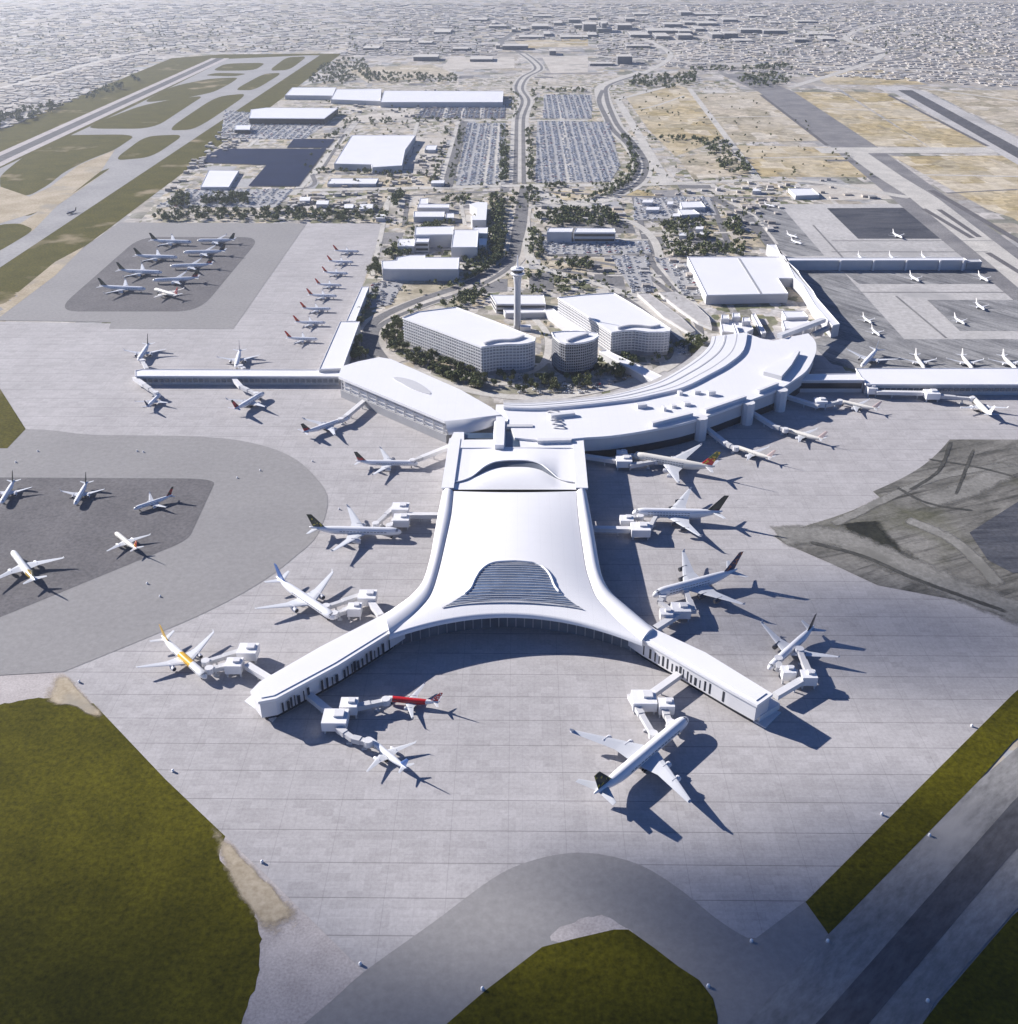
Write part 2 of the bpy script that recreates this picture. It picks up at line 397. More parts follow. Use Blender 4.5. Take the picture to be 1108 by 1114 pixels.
# main apron
APRON = [(-150, 500), (-60, 352), (0, 350), (122, 352), (334, 243), (418, 243), (388, 330), (392, 410), (560, 470), (640, 440), (760, 380), (890, 350), (920, 405), (1300, 405),
         (1300, 700), (1102, 758), (1010, 850), (880, 980), (822, 1026), (818, 1060), (420, 1080), (396, 1058), (285, 948), (180, 848), (70, 732), (-150, 732)]
S('apron', APRON, M['apron'], 2)
S('apron_pad', [(130, 242), (334, 243), (254, 358), (118.5, 357.5), (121, 350.5), (0, 348.6), (-25, 352)], M['taxi'], 4)
sheet('aircraft_stand', rounded([(152, 258), (284, 258), (217, 339), (60, 339)], .16), M['dark'], 5, world=True)
TX = curve([(-150, 470), (28, 467), (100, 473), (214, 475), (274, 482), (317, 497), (344, 520), (357, 545), (345, 583), (320, 607), (290, 630), (247, 655), (187, 683), (70, 731)], 5)
S('taxiway', TX+[(0, 735), (-150, 738)], M['taxi'], 4)
PAD2 = rounded([(-150, 519), (236, 521), (205, 588), (0, 672), (-150, 730)], .10)
sheet('aircraft_stand', PAD2, M['dark'], 5, world=True)
S('grass', [(-60, 380), (0, 423), (28, 467), (8, 488), (-60, 488)], M['grassfar'], 5, kind='stuff', label='small wedge of grass at the left edge beside the grey taxiway', cat='grass')
# lower left lawn and its worn edges
S('gravel_verge', [(-150, 736), (0, 735), (70, 731), (180, 848), (285, 948), (397, 1059), (320, 1135), (-150, 1140)], M['gravel'], .8)
soft_patch('dirt', [(60, 742), (72, 738), (96, 762), (112, 780), (98, 778), (80, 768), (56, 764)], M['tans'], 6, 1.5)
soft_patch('dirt', [(240, 912), (268, 938), (312, 985), (312, 1002), (290, 1006), (262, 975), (242, 932)], M['tans'], 6, 1.45)
LAWN = [(-250, 770), (0, 766), (20, 763.6), (53, 758.6), (90, 760), (103, 766), (125, 772), (204, 853), (246, 900), (243, 915), (241, 935), (262, 968), (277, 987), (285, 1022), (283, 1050), (264, 1107), (240, 1170), (180, 1300), (-350, 1300)]
wsheet('grass', LAWN, M['grass'], 1.4, 1.3, 5, kind='stuff', label='large mown lawn in the lower left corner', cat='grass')
# bottom taxiway
BT = curve([(300, 1140), (360, 1090), (396, 1058), (470, 1005), (535, 957), (575, 938), (620, 928.5), (660, 931), (700, 943), (740, 968), (780, 1000), (812, 1020), (840, 1027), (901, 1017)], 5)
S('taxiway', BT+[(860, 1075), (800, 1140), (770, 1180), (460, 1180), (300, 1180)], M['taxi'], 3)
wsheet('gravel_verge', curve([(600, 1024), (625, 1003), (650, 996), (672, 1003), (690, 1018), (650, 1030)], 5, True), M['gravel'], 4, 1.2)
S('grass', [(440, 1155), (495, 1107), (530, 1077), (590, 1031), (625, 1022), (668, 1012), (684, 1012), (712, 1032), (738, 1052), (761, 1067), (776, 1087), (781, 1107), (781, 1150), (760, 1200), (440, 1200)], M['grass'], 5, kind='stuff', label='mown lawn enclosed by the curved taxiway at the bottom', cat='grass')
# lower right runway
S('grass', [(876.6, 982), (1010, 848), (1102, 756), (1200, 670), (1250, 690), (1102, 808), (1065, 850), (990, 927), (901.6, 1017)], M['grass'], 5, kind='stuff', label='narrow grass strip between the apron and the lower right runway', cat='grass')
S('taxiway', [(815, 1027), (877, 980.5), (902.5, 1017.5), (860, 1040)], M['taxi'], 3.2)
S('runway_shoulder', [(780, 1150), (818, 1107), (901, 1017), (1065, 850), (1250, 690), (1450, 760), (1250, 850), (1102, 993.6), (1018.6, 1090), (985, 1150)], M['shoulder'], 4)
S('runway', [(855, 1150), (895, 1107), (1102, 873), (1260, 720), (1300, 760), (1102, 928.5), (952, 1107), (915, 1150)], M['runway'], 5)
S('grass', [(970, 1160), (1022, 1090), (1102, 997), (1250, 870), (1500, 900), (1400, 1250), (970, 1250)], M['grass'], 5, kind='stuff', label='grass beyond the runway in the lower right corner', cat='grass')
# weathered old apron on the right
OLD = curve([(1033.6, 478.5), (1020, 493.5), (1002, 508.5), (978.5, 522), (950, 535)], 4)+[(960, 543.6), (910, 562), (841.5, 583.5), (855, 592), (905, 613.7), (955, 637), (1050, 655), (1102, 676), (1250, 730), (1350, 600), (1250, 478.5)]
S('old_apron', OLD, M['stained'], 4)
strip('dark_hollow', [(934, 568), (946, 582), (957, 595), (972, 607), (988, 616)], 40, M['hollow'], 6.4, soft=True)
for q, w_ in (([(850, 584), (905, 574), (960, 556), (1030, 545)], 7), ([(880, 590), (940, 606), (1000, 632), (1100, 668)], 8), ([(975, 530), (1010, 548), (1060, 556)], 6), ([(1010, 500), (1060, 508), (1108, 520)], 6), ([(1035, 480), (1022, 512), (990, 534)], 6), ([(960, 560), (985, 578), (1010, 600), (1022, 640)], 7), ([(1060, 488), (1040, 540)], 5)): strip('dark_track', q, w_*.75, M['trackd'], 7, soft=True) if w_ != 7 else None
S('dark_stand', [(1055, 580), (1110, 545), (1250, 500), (1300, 610), (1102, 624), (1075, 610)], M['stainr'], 7.5)
strip('taxi_track', [(845, 585), (900, 583), (955, 603), (1040, 640), (1120, 672)], 40, M['tracks'], 6.6, soft=True)
strip('taxi_track', [(1000, 548), (1050, 533), (1108, 505)], 30, M['tracks'], 6.6, soft=True)
strip('taxi_track', [(905, 572), (960, 545), (1020, 520), (1100, 505)], 12, M['tracks'], 6.8, soft=True)
strip('taxi_track', [(985, 565), (1040, 590), (1090, 640)], 16, M['tracks'], 6.8, soft=True)
# far right aprons
S('pale_apron', [(845, 222), (1000, 222), (1102, 300), (1250, 400), (930, 402), (890, 330), (850, 285)], M['lightconc'], 2)
S('stained_apron', [(808, 222), (848, 222), (897, 278), (858, 279), (836, 262)], M['stainh'], 3)
S('stained_apron', [(858, 290.5), (1085, 290), (1098, 309), (935, 309), (918, 296)], M['stainh'], 3)
S('stained_apron', [(860, 291), (919, 297), (984, 369), (1250, 369), (1250, 400), (930, 402), (905, 396), (880, 372), (912, 360)], M['stainh'], 3.5)
S('dark_stand', [(900, 226.5), (984.5, 226), (1029.5, 259.7), (934, 259.7)], M['stainr'], 3)
S('dark_stand', [(1009, 326.4), (1250, 326.4), (1280, 360), (1044.5, 360)], M['stainh'], 4)
# fields and roads on the right
FI = [([(758, 103), (831, 99), (893, 153), (798, 155)], 'fieldg'), ([(801, 158), (901, 160), (958, 193), (828, 192)], 'field'), ([(861, 100), (915, 100), (1011, 160), (941, 158)], 'field'),
      ([(918, 99), (965, 101), (1080, 161), (1014, 161)], 'field'), ([(971, 170), (1250, 168), (1250, 330), (1102, 237), (1075, 228)], 'field'), ([(1008, 98), (1250, 98), (1250, 190), (1108, 148)], 'fieldg'),
      ([(680, 104), (735, 92), (752, 97), (790, 150), (735, 170), (705, 140)], 'field'), ([(738, 172), (792, 160), (818, 190), (755, 195)], 'fieldg'), ([(880, 78), (960, 76), (1010, 92), (900, 92)], 'field'),
      ([(640, 208), (690, 205), (720, 213), (650, 216)], 'field'), ([(585, 208), (648, 207), (640, 216), (605, 219)], 'field'), ([(880, 202), (960, 200), (990, 216), (895, 218)], 'beige'),
      ([(372, 128), (452, 118), (448, 132), (380, 133)], 'beige'), ([(455, 150), (487, 150), (478, 188), (440, 190)], 'beige'), ([(360, 190), (478, 194), (474, 206), (350, 204)], 'fieldg'),
      ([(490, 62), (560, 62), (560, 74), (480, 76)], 'beige'), ([(590, 62), (640, 60), (640, 78), (600, 80)], 'beige'), ([(560, 44), (640, 42), (640, 50), (570, 52)], 'field'), ([(720, 44), (760, 46), (800, 60), (740, 62)], 'beige'),
      ([(405, 312), (470, 303), (500, 318), (425, 345)], 'fieldg'), ([(378, 74), (470, 70), (500, 82), (400, 90)], 'fieldg')]
for q, k in FI: S('field', q, M[k], 2.5)
strip('road', [(800, 80), (845, 100), (930, 160), (1010, 222), (1150, 330)], 95, M['asph'], 3.2, smooth=0)
strip('road', [(930, 165), (968, 192), (1005, 215), (1102, 292), (1160, 340)], 45, M['roadp'], 4, smooth=0)
strip('ditch', [(1013, 207), (1035, 219), (1108, 262), (1200, 320)], 12, M['dark'], 5, smooth=0)
strip('road', [(890, 163.5), (1300, 163)], 60, M['roadp'], 4.5, smooth=0)
strip('runway_shoulder', [(965, 94), (992, 101), (1102, 161), (1300, 270)], 95, M['lightconc'], 5, smooth=0)
strip('runway', [(985, 98), (1102, 163), (1300, 274)], 38, M['runway'], 6, smooth=0)
for q in ([(1005, 227), (1058, 259)], [(1022, 228), (1066, 258)], [(1075, 275), (1112, 298)], [(828, 103), (900, 158)], [(967, 103), (1075, 159)]):
    strip('ditch', q, 9, M['dark'], 5.5, smooth=0)
for q in ([(905, 262), (1085, 262)], [(905, 274), (1075, 274)], [(930, 318), (1250, 318)], [(975, 322), (1030, 368)], [(885, 245), (935, 300)]):
    strip('taxi_line', q, 3, M['asph'], 4.2, smooth=0)
strip('apron_edge_road', [(775, 214), (812, 235), (840, 268)], 16, M['road'], 5, smooth=0)
strip('apron_edge_road', [(783, 214), (822, 235), (846, 266)], 5, M['roadp'], 5.2, smooth=0)
# yards and plots between the buildings
ry = random.Random(15)
for reg, k in (([(400, 208), (850, 208), (830, 262), (760, 330), (690, 325), (440, 310)], 120), ([(345, 120), (560, 98), (556, 205), (335, 206)], 60), ([(235, 142), (370, 130), (330, 208), (170, 230)], 24), ([(640, 95), (800, 100), (940, 190), (700, 208)], 60), ([(380, 60), (700, 56), (690, 92), (390, 96)], 50)):
    xs = [p[0] for p in reg]; ys = [p[1] for p in reg]
    for _ in range(k):
        x, y = ry.uniform(min(xs), max(xs)), ry.uniform(min(ys), max(ys))
        if not inside((x, y), reg): continue
        c = W(x, y); w_, d_ = ry.uniform(14, 60), ry.uniform(12, 70)
        sheet('paved_yard', [(c.x-w_/2, c.y-d_/2), (c.x+w_/2, c.y-d_/2), (c.x+w_/2, c.y+d_/2), (c.x-w_/2, c.y+d_/2)], M[ry.choice(['lot', 'roadp', 'asph', 'fieldg', 'beige', 'road', 'taxi'])], 1.4+ry.random(), world=True)
# roads of the terminal precinct
def RD(px, w, k='road', r=5, **kw): return strip('road', px, w, M[k], r, **kw)
RD([(569, 58), (580, 66), (586, 75), (571, 84), (565, 96), (572, 109), (568, 122), (566, 132), (566, 160), (566, 198)], 40, 'roadp', 4)
for dx in (-3.6, 3.6):
    RD([(569+dx, 58), (580+dx, 66), (586+dx, 75), (571+dx, 84), (565+dx, 96), (572+dx, 109), (568+dx, 122), (566+dx, 132), (565.7+dx*1.1, 160), (565.5+dx*1.3, 200)], 8)
RD([(700, 78), (660, 92), (656, 105), (664, 126), (672, 142), (688, 158), (699, 178), (694, 196), (673, 209), (644, 219), (611, 222), (588, 211), (570, 201)], 40, 'roadp', 4)
RD([(700, 80), (664, 92), (660, 105), (667, 126), (675, 140), (691, 158), (703, 178), (697, 197), (675, 211)], 11)
RD([(656, 98), (652, 110), (660, 128), (668, 142), (684, 158), (694, 178), (689, 194), (670, 207), (644, 216)], 12)
RD([(735, 92), (672, 108), (690, 138), (708, 168), (727, 200)], 18, 'roadp', 5.2, smooth=0)
RD([(750, 96), (795, 155), (826, 196)], 14, 'roadp', 5.2, smooth=0)
RD([(330, 207), (480, 204), (565, 202), (700, 201), (860, 196), (990, 215)], 20, 'roadp', 4.4)
RD([(440, 213), (565, 208), (700, 214), (860, 215)], 10, 'road', 4.6)
RD([(505, 132), (486, 204)], 20, 'road', 4.4, smooth=0); RD([(499, 132), (478, 204)], 8, 'roadp', 4.6, smooth=0)
RD([(360, 133), (505, 131), (640, 131)], 14, 'roadp', 4.4, smooth=0)
RD([(388, 132), (340, 190), (318, 212)], 14, 'roadp', 4.4, smooth=0)
RD([(570, 203), (567, 225), (564, 250), (557, 283), (514, 310), (454, 331), (412, 350), (403, 372), (412, 386), (428, 396)], 34, 'beige', 5)
RD([(570, 203), (566, 225), (562, 250), (554, 282), (512, 307), (450, 329), (408, 350), (399, 374), (410, 388)], 13, 'road', 6)
RD([(574, 203), (571, 240), (566, 262), (557, 288), (517, 313), (458, 334), (416, 353), (408, 372), (420, 392)], 8, 'road', 6)
RD([(571, 235), (574, 262), (578, 282), (597, 294), (654, 310), (690, 325), (722, 350), (740, 372), (738, 390), (720, 403)], 14, 'roadp', 5.5)
RD([(570, 228), (590, 222)], 12, 'roadp', 5.6, smooth=0)
RD([(650, 232), (690, 243), (712, 262), (720, 290)], 12, 'roadp', 5)
RD([(718, 288), (745, 320), (775, 350)], 10, 'roadp', 5)
RD([(688, 292), (640, 284), (600, 282)], 9, 'road', 5)
RD([(600, 293), (640, 300), (672, 318), (700, 345)], 9, 'road', 5)
# the wide pale drives right of the hotels
RD([(672, 320), (700, 340), (742, 378)], 12, 'road', 6)
RD([(690, 318), (725, 340), (765, 372)], 20, 'roadp', 5.8)
for q, w_, k in (([(408, 303), (470, 299), (520, 284)], 8, 'roadp'), ([(690, 214), (702, 262)], 9, 'road'), ([(735, 216), (742, 262)], 7, 'roadp'), ([(772, 214), (792, 264)], 9, 'road'), ([(690, 226), (785, 224)], 7, 'roadp'), ([(694, 240), (790, 238)], 8, 'road'), ([(698, 254), (800, 253)], 7, 'roadp'),
                 ([(424, 213), (405, 300)], 7, 'roadp'), ([(446, 243), (536, 242)], 7, 'road'), ([(440, 271), (536, 272)], 6, 'roadp'), ([(444, 213), (440, 245)], 7, 'road'), ([(500, 213), (506, 245)], 6, 'roadp'),
                 ([(428, 396), (470, 411), (520, 427), (580, 433), (640, 427), (700, 411), (736, 391)], 11, 'roadp'), ([(440, 384), (520, 414), (560, 417), (600, 408), (650, 400)], 6, 'roadp'), ([(746, 382), (762, 362), (745, 332), (705, 300)], 8, 'road'), ([(580, 345), (596, 365), (592, 395), (560, 412)], 8, 'roadp'),
                 ([(700, 262), (712, 290), (745, 325)], 9, 'road'), ([(588, 260), (706, 261)], 7, 'roadp'), ([(596, 278), (715, 279)], 8, 'road'), ([(676, 262), (690, 320)], 6, 'roadp'), ([(660, 300), (720, 300)], 6, 'roadp'),
                 ([(170, 226), (330, 209)], 8, 'roadp'), ([(205, 206), (330, 205), (340, 190)], 8, 'road'), ([(300, 135), (270, 160)], 7, 'roadp'), ([(455, 131), (440, 190)], 8, 'roadp'), ([(375, 146), (352, 182)], 6, 'road'), ([(350, 184), (480, 185)], 7, 'road'),
                 ([(380, 94), (560, 95)], 10, 'roadp'), ([(320, 112), (560, 113)], 8, 'road'), ([(330, 93), (400, 70), (470, 58)], 12, 'roadp'), ([(590, 80), (655, 80)], 14, 'road'), ([(640, 60), (760, 68), (900, 72), (1108, 80)], 22, 'roadp'), ([(640, 63), (760, 71), (900, 75), (1108, 84)], 12, 'road'), ([(700, 80), (730, 60), (700, 42), (660, 30)], 20, 'roadp'), ([(480, 58), (570, 57), (700, 54)], 18, 'road'),
                 ([(0, 96), (180, 52), (400, 26)], 22, 'roadp'), ([(0, 60), (250, 38), (560, 30)], 24, 'road'), ([(400, 48), (640, 46), (760, 44)], 20, 'roadp'), ([(860, 95), (960, 60), (920, 40), (980, 22), (1100, 12)], 26, 'roadp'), ([(940, 68), (985, 64), (1000, 58), (970, 56), (945, 61)], 20, 'road'), ([(568, 57), (545, 46), (560, 30), (520, 14)], 24, 'road'), ([(1000, 95), (1108, 110)], 14, 'roadp'),
                 ([(640, 120), (700, 118), (745, 104)], 8, 'roadp'), ([(760, 128), (860, 126)], 7, 'roadp'), ([(805, 172), (930, 170)], 7, 'roadp'), ([(900, 118), (950, 120)], 8, 'roadp'), ([(960, 130), (1040, 132)], 8, 'roadp'), ([(1000, 190), (1108, 192)], 9, 'roadp'), ([(1030, 210), (1108, 206)], 6, 'road')):
    RD(q, w_, k, 4.8)
# car parks
LOTS = [[(508.5, 134), (550, 134), (550, 200), (496, 202)], [(584.6, 132), (662.5, 133), (675, 180), (664, 198), (582.6, 199)], [(592, 103), (644, 103), (644, 129), (591, 129)],
        [(463, 114), (551, 114), (550, 129), (453, 128.5)], [(588, 262), (705, 262), (709, 276), (596, 277)], [(664, 278), (704, 279), (712, 318), (690, 320)], [(690, 216), (772, 214), (780, 234), (690, 240)],
        [(405, 308), (440, 307), (425, 332), (398, 336)], [(170, 225), (205, 206), (320, 206), (300, 226)], [(245, 120), (360, 132), (330, 152), (240, 150)], [(712, 280), (748, 285), (775, 322), (745, 322)]]
for i, q in enumerate(LOTS): S('car_park', q, M['dark' if i == 3 else 'lot'], 6)
for a, b in (((596, 150), (668, 150)), ((584, 181), (675, 181)), ((508, 180), (552, 181)), ((452, 121.5), (551, 121.5)), ((590, 117), (644, 117))): strip('car_park_aisle', [a, b], 7, M['roadp'], 6.6, smooth=0)
for a, b in (((609, 103), (620, 199)), ((532, 134), (528, 202)), ((486, 114), (484, 129)), ((505, 114), (504, 129)), ((525, 114), (525, 129)), ((541, 134), (542, 202))): strip('car_park_aisle', [a, b], 11, M['roadp'], 6.8, smooth=0)
# ---------------------------------------------------------------- terminal materials
M['white'] = m_plain('white_roof_membrane', (.80, .79, .79), .5, .4, var=.04, scale=.03)
M['panel'] = m_plain('white_cladding', (.70, .69, .69), .5, .4, var=.06, scale=.08)
M['palewall'] = m_plain('pale_grey_cladding', (.56, .555, .56), .6, .3, var=.08, scale=.08)
M['greywall'] = m_plain('grey_wall', (.36, .36, .37), .7, .3, var=.12, scale=.1)
M['darkgap'] = m_plain('shaded_shed_wall', (.045, .047, .052), .6, .3)  # shed walls with their shadow put into the near-black colour
M['steel'] = m_plain('painted_steel', (.55, .55, .56), .5, .4, var=.06)
def m_glass(name, col, rough=.12, spec=.8, band=None):
    m, nt = new_mat(name); t = NT(nt)
    c = t.ramp(t.noise(t.obj(), .05, 3), [(.3, mul(col, .7)), (.7, mul(col, 1.25))])
    t.out(c, rough, spec); return m
M['glass'] = m_glass('tinted_glass', (.06, .085, .12))
M['glassd'] = m_glass('dark_facade_glass', (.028, .032, .042), .2, .5)
M['glassl'] = m_glass('louvre_glass', (.11, .15, .23), .3, .5)
M['glassg'] = m_glass('grey_green_glass', (.16, .175, .20), .2, .6)
def m_roofpanel(name, base, per):
    m, nt = new_mat(name); t = NT(nt)
    sep = t.n('ShaderNodeSeparateXYZ', Vector=t.pos())
    ln = lambda v, pp, w: t.math('LESS_THAN', t.math('FRACT', t.math('DIVIDE', t.math('ADD', v, 50000.0), pp)), w/pp)
    l = t.math('MAXIMUM', ln(sep.outputs[0], per, .28), ln(sep.outputs[1], per*1.6, .28))
    f = t.noise(t.pos(), .02, 5, .6)
    c = t.ramp(f, [(.3, mul(base, .955)), (.7, base)])
    c = t.mix(t.math('MULTIPLY', l, .16), c, c4(mul(base, .6)))
    t.out(c, .5, .4); return m
M['roofp'] = m_roofpanel('white_panel_roof', (.80, .79, .79), 8.0)

def outset(poly, d):
    """offset a plan polygon outward by d metres (inward when negative)"""
    P = [Vector((p[0], p[1], 0)) for p in poly]
    a = sum(P[i].x*P[(i+1) % len(P)].y-P[(i+1) % len(P)].x*P[i].y for i in range(len(P)))
    s = 1 if a > 0 else -1; out = []
    for i, p in enumerate(P):
        e0 = (p-P[i-1]).normalized(); e1 = (P[(i+1) % len(P)]-p).normalized()
        n0 = Vector((e0.y, -e0.x, 0))*s; n1 = Vector((e1.y, -e1.x, 0))*s
        k = (n0+n1); k = k/max(.35, k.length_squared)*2
        out.append(tuple((p+k*d)[:2]))
    return out
def cen(poly):
    return Vector((sum(p[0] for p in poly)/len(poly), sum(p[1] for p in poly)/len(poly), 0))
def walls(mb, path, z0, z1, mi=0, closed=False):
    n = len(path)
    for i in range(n if closed else n-1):
        a, b = path[i], path[(i+1) % n]
        mb.add([(a[0], a[1], z0), (b[0], b[1], z0), (b[0], b[1], z1), (a[0], a[1], z1)], [(0, 1, 2, 3)], mi)
def slots(par, o, a, b, z0, z1, step, wr, out, rng, depth=.25, skip=.2):
    """narrow openings of uneven width along the wall a->b, standing `out` proud"""
    a, b = Vector((a[0], a[1], 0)), Vector((b[0], b[1], 0)); d = (b-a); L = d.length; d /= L; n = Vector((d.y, -d.x, 0)); x = step*.5
    while x < L-step*.6:
        w = rng.uniform(*wr)
        if rng.random() > skip:
            c = a+d*x+n*out; zt = z1-rng.uniform(0, (z1-z0)*.25)
            mb = MB(); mb.bar(tuple(c-d*w/2+Vector((0, 0, z0))), tuple(c+d*w/2+Vector((0, 0, z0))), depth, zt-z0); mb.build('window', M['glassd'], par, o)
        x += step*rng.uniform(.7, 1.35)

# ---------------------------------------------------------------- the pier concourse with its two arms
NR = 40
CL = curve([(482, 534), (478.5, 550), (475.7, 564), (472, 586), (468, 607), (460.6, 631), (449.7, 645), (440, 653), (417, 669)], 6)
CGL = curve([(494, 534), (493, 545), (491, 562), (485, 590), (478, 620), (470, 645), (460, 659), (447, 671), (424, 688)], 6)
CGR = curve([(627, 534), (629, 560), (631.7, 581), (637, 616), (642, 633), (648, 648), (658.7, 661), (675, 677), (699, 695)], 6)
CR = curve([(638, 534), (643, 560), (648, 588), (652, 612), (656, 628), (661, 638), (668, 647), (681, 658), (713, 685)], 6)
def wpath(px, z, n=NR): return [Vector(p) for p in resample([W(x, y, z) for x, y in px], n)]
org = W(560, 640)
CONC = thing('concourse_building', 'central white pier concourse with swept roof, oval louvred glass opening and two splayed arms', 'concourse', org)
L_ = wpath(CL, 16.5); GL_ = wpath(CGL, 18.5); GR_ = wpath(CGR, 18.5); R_ = wpath(CR, 16.5)
MID = [W(561, 534+(661.5-534)*k/(NR-1), 22) for k in range(NR)]
def zc(u, t):
    crown = 5.5*math.sin(math.pi*min(1, (t*.82+.12)))**.8
    return 18.3+crown*(1-u*u)**1.0-1.2*max(0, t-.85)/.15
NU = 28
rows = []
for k in range(NR):
    t = k/(NR-1); a, m, b = GL_[k], MID[k], GR_[k]; r = []
    for j in range(NU+1):
        u = -1+2*j/NU
        p = a*(u*(u-1)/2)+m*(1-u*u)+b*(u*(u+1)/2)
        r.append(Vector((p.x, p.y, zc(u, t))))
    rows.append(r)
mb = MB(); mb.grid(rows)
fr = rows[-1]      # rolled front lip
lip = [[p+Vector((0, -s*2.2*math.sin(a), -2.6*(1-math.cos(a)))) for p in fr] for s, a in ((1, 0), (1, .5), (1, 1.0), (1, 1.57))]
mb.grid(lip)
mb.grid([lip[-1], [p+Vector((0, 7, -.6)) for p in lip[-1]]])
mb.build('main_roof', M['roofp'], CONC, org, smooth=True)
def band(name, O, G, sgn):
    rs = []
    for k in range(NR):
        o, g = O[k], G[k]; r = []
        for j in range(9):
            s = j/8; p = o.lerp(g, s); z = 16.2+3.6*math.sin(math.pi*min(1, s*1.02))**.7*(1-.35*s)+1.5*s
            r.append(Vector((p.x, p.y, z)))
        r.append(Vector((g.x, g.y, 17.2)))
        rs.append([Vector((o.x, o.y, 14.6))]+r)
    b = MB(); b.grid(rs); e = rs[-1]; b.ngon([Vector((e[0].x, e[0].y, 13))]+e+[Vector((e[-1].x, e[-1].y, 13))]); return b.build(name, M['white'], CONC, org, smooth=True)
band('side_roof', L_, GL_, -1); band('side_roof', R_, GR_, 1)
# oval louvred opening in the front of the roof
OV = curve([(561, 611), (537.5, 612.7), (524.5, 620), (517, 631), (511.5, 642), (498.5, 651.7), (480, 661.6)], 6)
OV2 = curve([(635, 663.6), (615.4, 650.6), (604.6, 639.8), (599, 627), (591.6, 618), (581, 613), (561, 611)], 6)
def roof_z(x, y):
    best = None
    for k in range(NR):
        for j in range(NU+1):
            p = rows[k][j]; d = (p.x-x)**2+(p.y-y)**2
            if best is None or d < best[0]: best = (d, p.z)
    return best[1]
OB = curve([(481, 661.6), (516, 656.5), (561, 655), (602, 658.2), (635, 663.6)], 6)
def on_roof(px, py, dz=0.0):
    z = 21.0
    for _ in range(3):
        p = W(px, py, z); z = roof_z(p.x, p.y)
    p = W(px, py, z); return Vector((p.x, p.y, z+dz))
left = [on_roof(*p) for p in OV]; right = [on_roof(*p) for p in OV2]; bot = [on_roof(*p) for p in OB]
ob = MB(); lv = MB(); NL = 26
def xs_at(f):
    """left and right edge of the opening at depth f (0 top, 1 bottom)"""
    a = Vector(resample(left, 101)[int(f*100)]); b = Vector(resample(list(reversed(right)), 101)[int(f*100)]); return a, b
gr = []
for k in range(NL+1):
    f = k/NL; a, b = xs_at(f); row = []
    for j in range(17):
        s = j/16; p = a.lerp(b, s)
        if f > .55:
            q = Vector(resample(bot, 17)[j]); w2 = (f-.55)/.45; p = p.lerp(q, w2*w2)
        row.append(Vector((p.x, p.y, roof_z(p.x, p.y)+.35)))
    gr.append(row)
ob.grid(gr)
for row in gr[1:]:
    for p, q in zip(row, row[1:]): ob.bar(p+Vector((0, 0, -.1)), q+Vector((0, 0, -.1)), .34, .4, 1)
ob.build('louvred_skylight', [M['glassl'], M['steel']], CONC, org)
def tube_path(mb, path, r0, r1, mi=0, n=8):
    rings = []
    for i, p in enumerate(path):
        d = (path[min(i+1, len(path)-1)]-path[max(i-1, 0)]).normalized(); s = d.cross(Vector((0, 0, 1))).normalized(); u = s.cross(d)
        rings.append([p+s*r0*math.cos(2*math.pi*k/n)+u*r1*math.sin(2*math.pi*k/n) for k in range(n)])
    mb.loft(rings, mi)
rb = MB(); tube_path(rb, [p+Vector((0, 0, .5)) for p in list(reversed(left[:-9]))+list(reversed(right[9:]))[1:]], .8, 1.0)
rb.build('skylight_rim', M['white'], CONC, org, smooth=True)
# glazed walls below the roof
front = [p+Vector((0, 9, 0)) for p in fr]
gb_ = MB(); walls(gb_, [tuple(p) for p in front], .3, 17.5); gb_.build('glass_wall', M['glassg'], CONC, org)
for side, o, g in ((-1, L_, GL_), (1, R_, GR_)):
    path = [tuple(o[k].lerp(g[k], .18)) for k in range(0, NR)]
    gb_ = MB(); walls(gb_, path, 4.5, 15); gb_.build('glass_wall', M['glassd'], CONC, org)
for o, g in ((L_, GL_), (R_, GR_)):
    ub = MB(); walls(ub, [tuple(o[k].lerp(g[k], .3)) for k in range(NR)], .2, 4.6); ub.build('wall', M['greywall'], CONC, org)
for k in range(0, len(front)-1): mb = MB(); mb.bar(front[k]+Vector((0, -.4, -17)), front[k]+Vector((.7, -.4, -17)), .5, 15.5); mb.build('column', M['greywall'], CONC, org)
# arms
def arm(top, bottom, end_slots):
    a = thing; px_top, px_bot = top, bottom
    P = [W(x, y, 17) for x, y in px_top]+[W(x, y, 17) for x, y in reversed(px_bot)]
    poly = [tuple(p[:2]) for p in P]
    r = MB(); r.prism(outset(poly, .5), 15.2, 17.0, bottom=True); r.prism(outset(poly, -2.2), 17.0, 17.5)
    rr = r.build('arm_roof', M['white'], CONC, org)
    w_ = MB(); w_.prism(outset(poly, -.6), 4.2, 15.2, 0, bottom=True); ww = w_.build('arm_wall', M['panel'], CONC, org)
    lo = MB(); lo.prism(outset(poly, -3.2), .2, 4.2); lo.build('arm_base', M['glassd'], CONC, org)  # near-black lower storey, shadow gap under the arm put into its colour
    rng = random.Random(3)
    B = [W(x, y, 17) for x, y in px_bot]
    for p, q in zip(B, B[1:]):
        if (q-p).length > 20: slots(ww, org, p, q, 5.2, 12.8, 2.9, (.6, 1.9), end_slots, rng)
    return poly
LA = arm([(423, 665.5), (417, 669), (350, 703.5), (283, 742), (273.5, 752)], [(445, 674), (424, 688), (367, 723.5), (300, 759.5), (281.5, 763)], -.65)
RA = arm([(706, 680), (713, 685), (767, 710), (840, 755)], [(683, 684), (699, 695), (794, 750), (824, 766.5)], -.65)
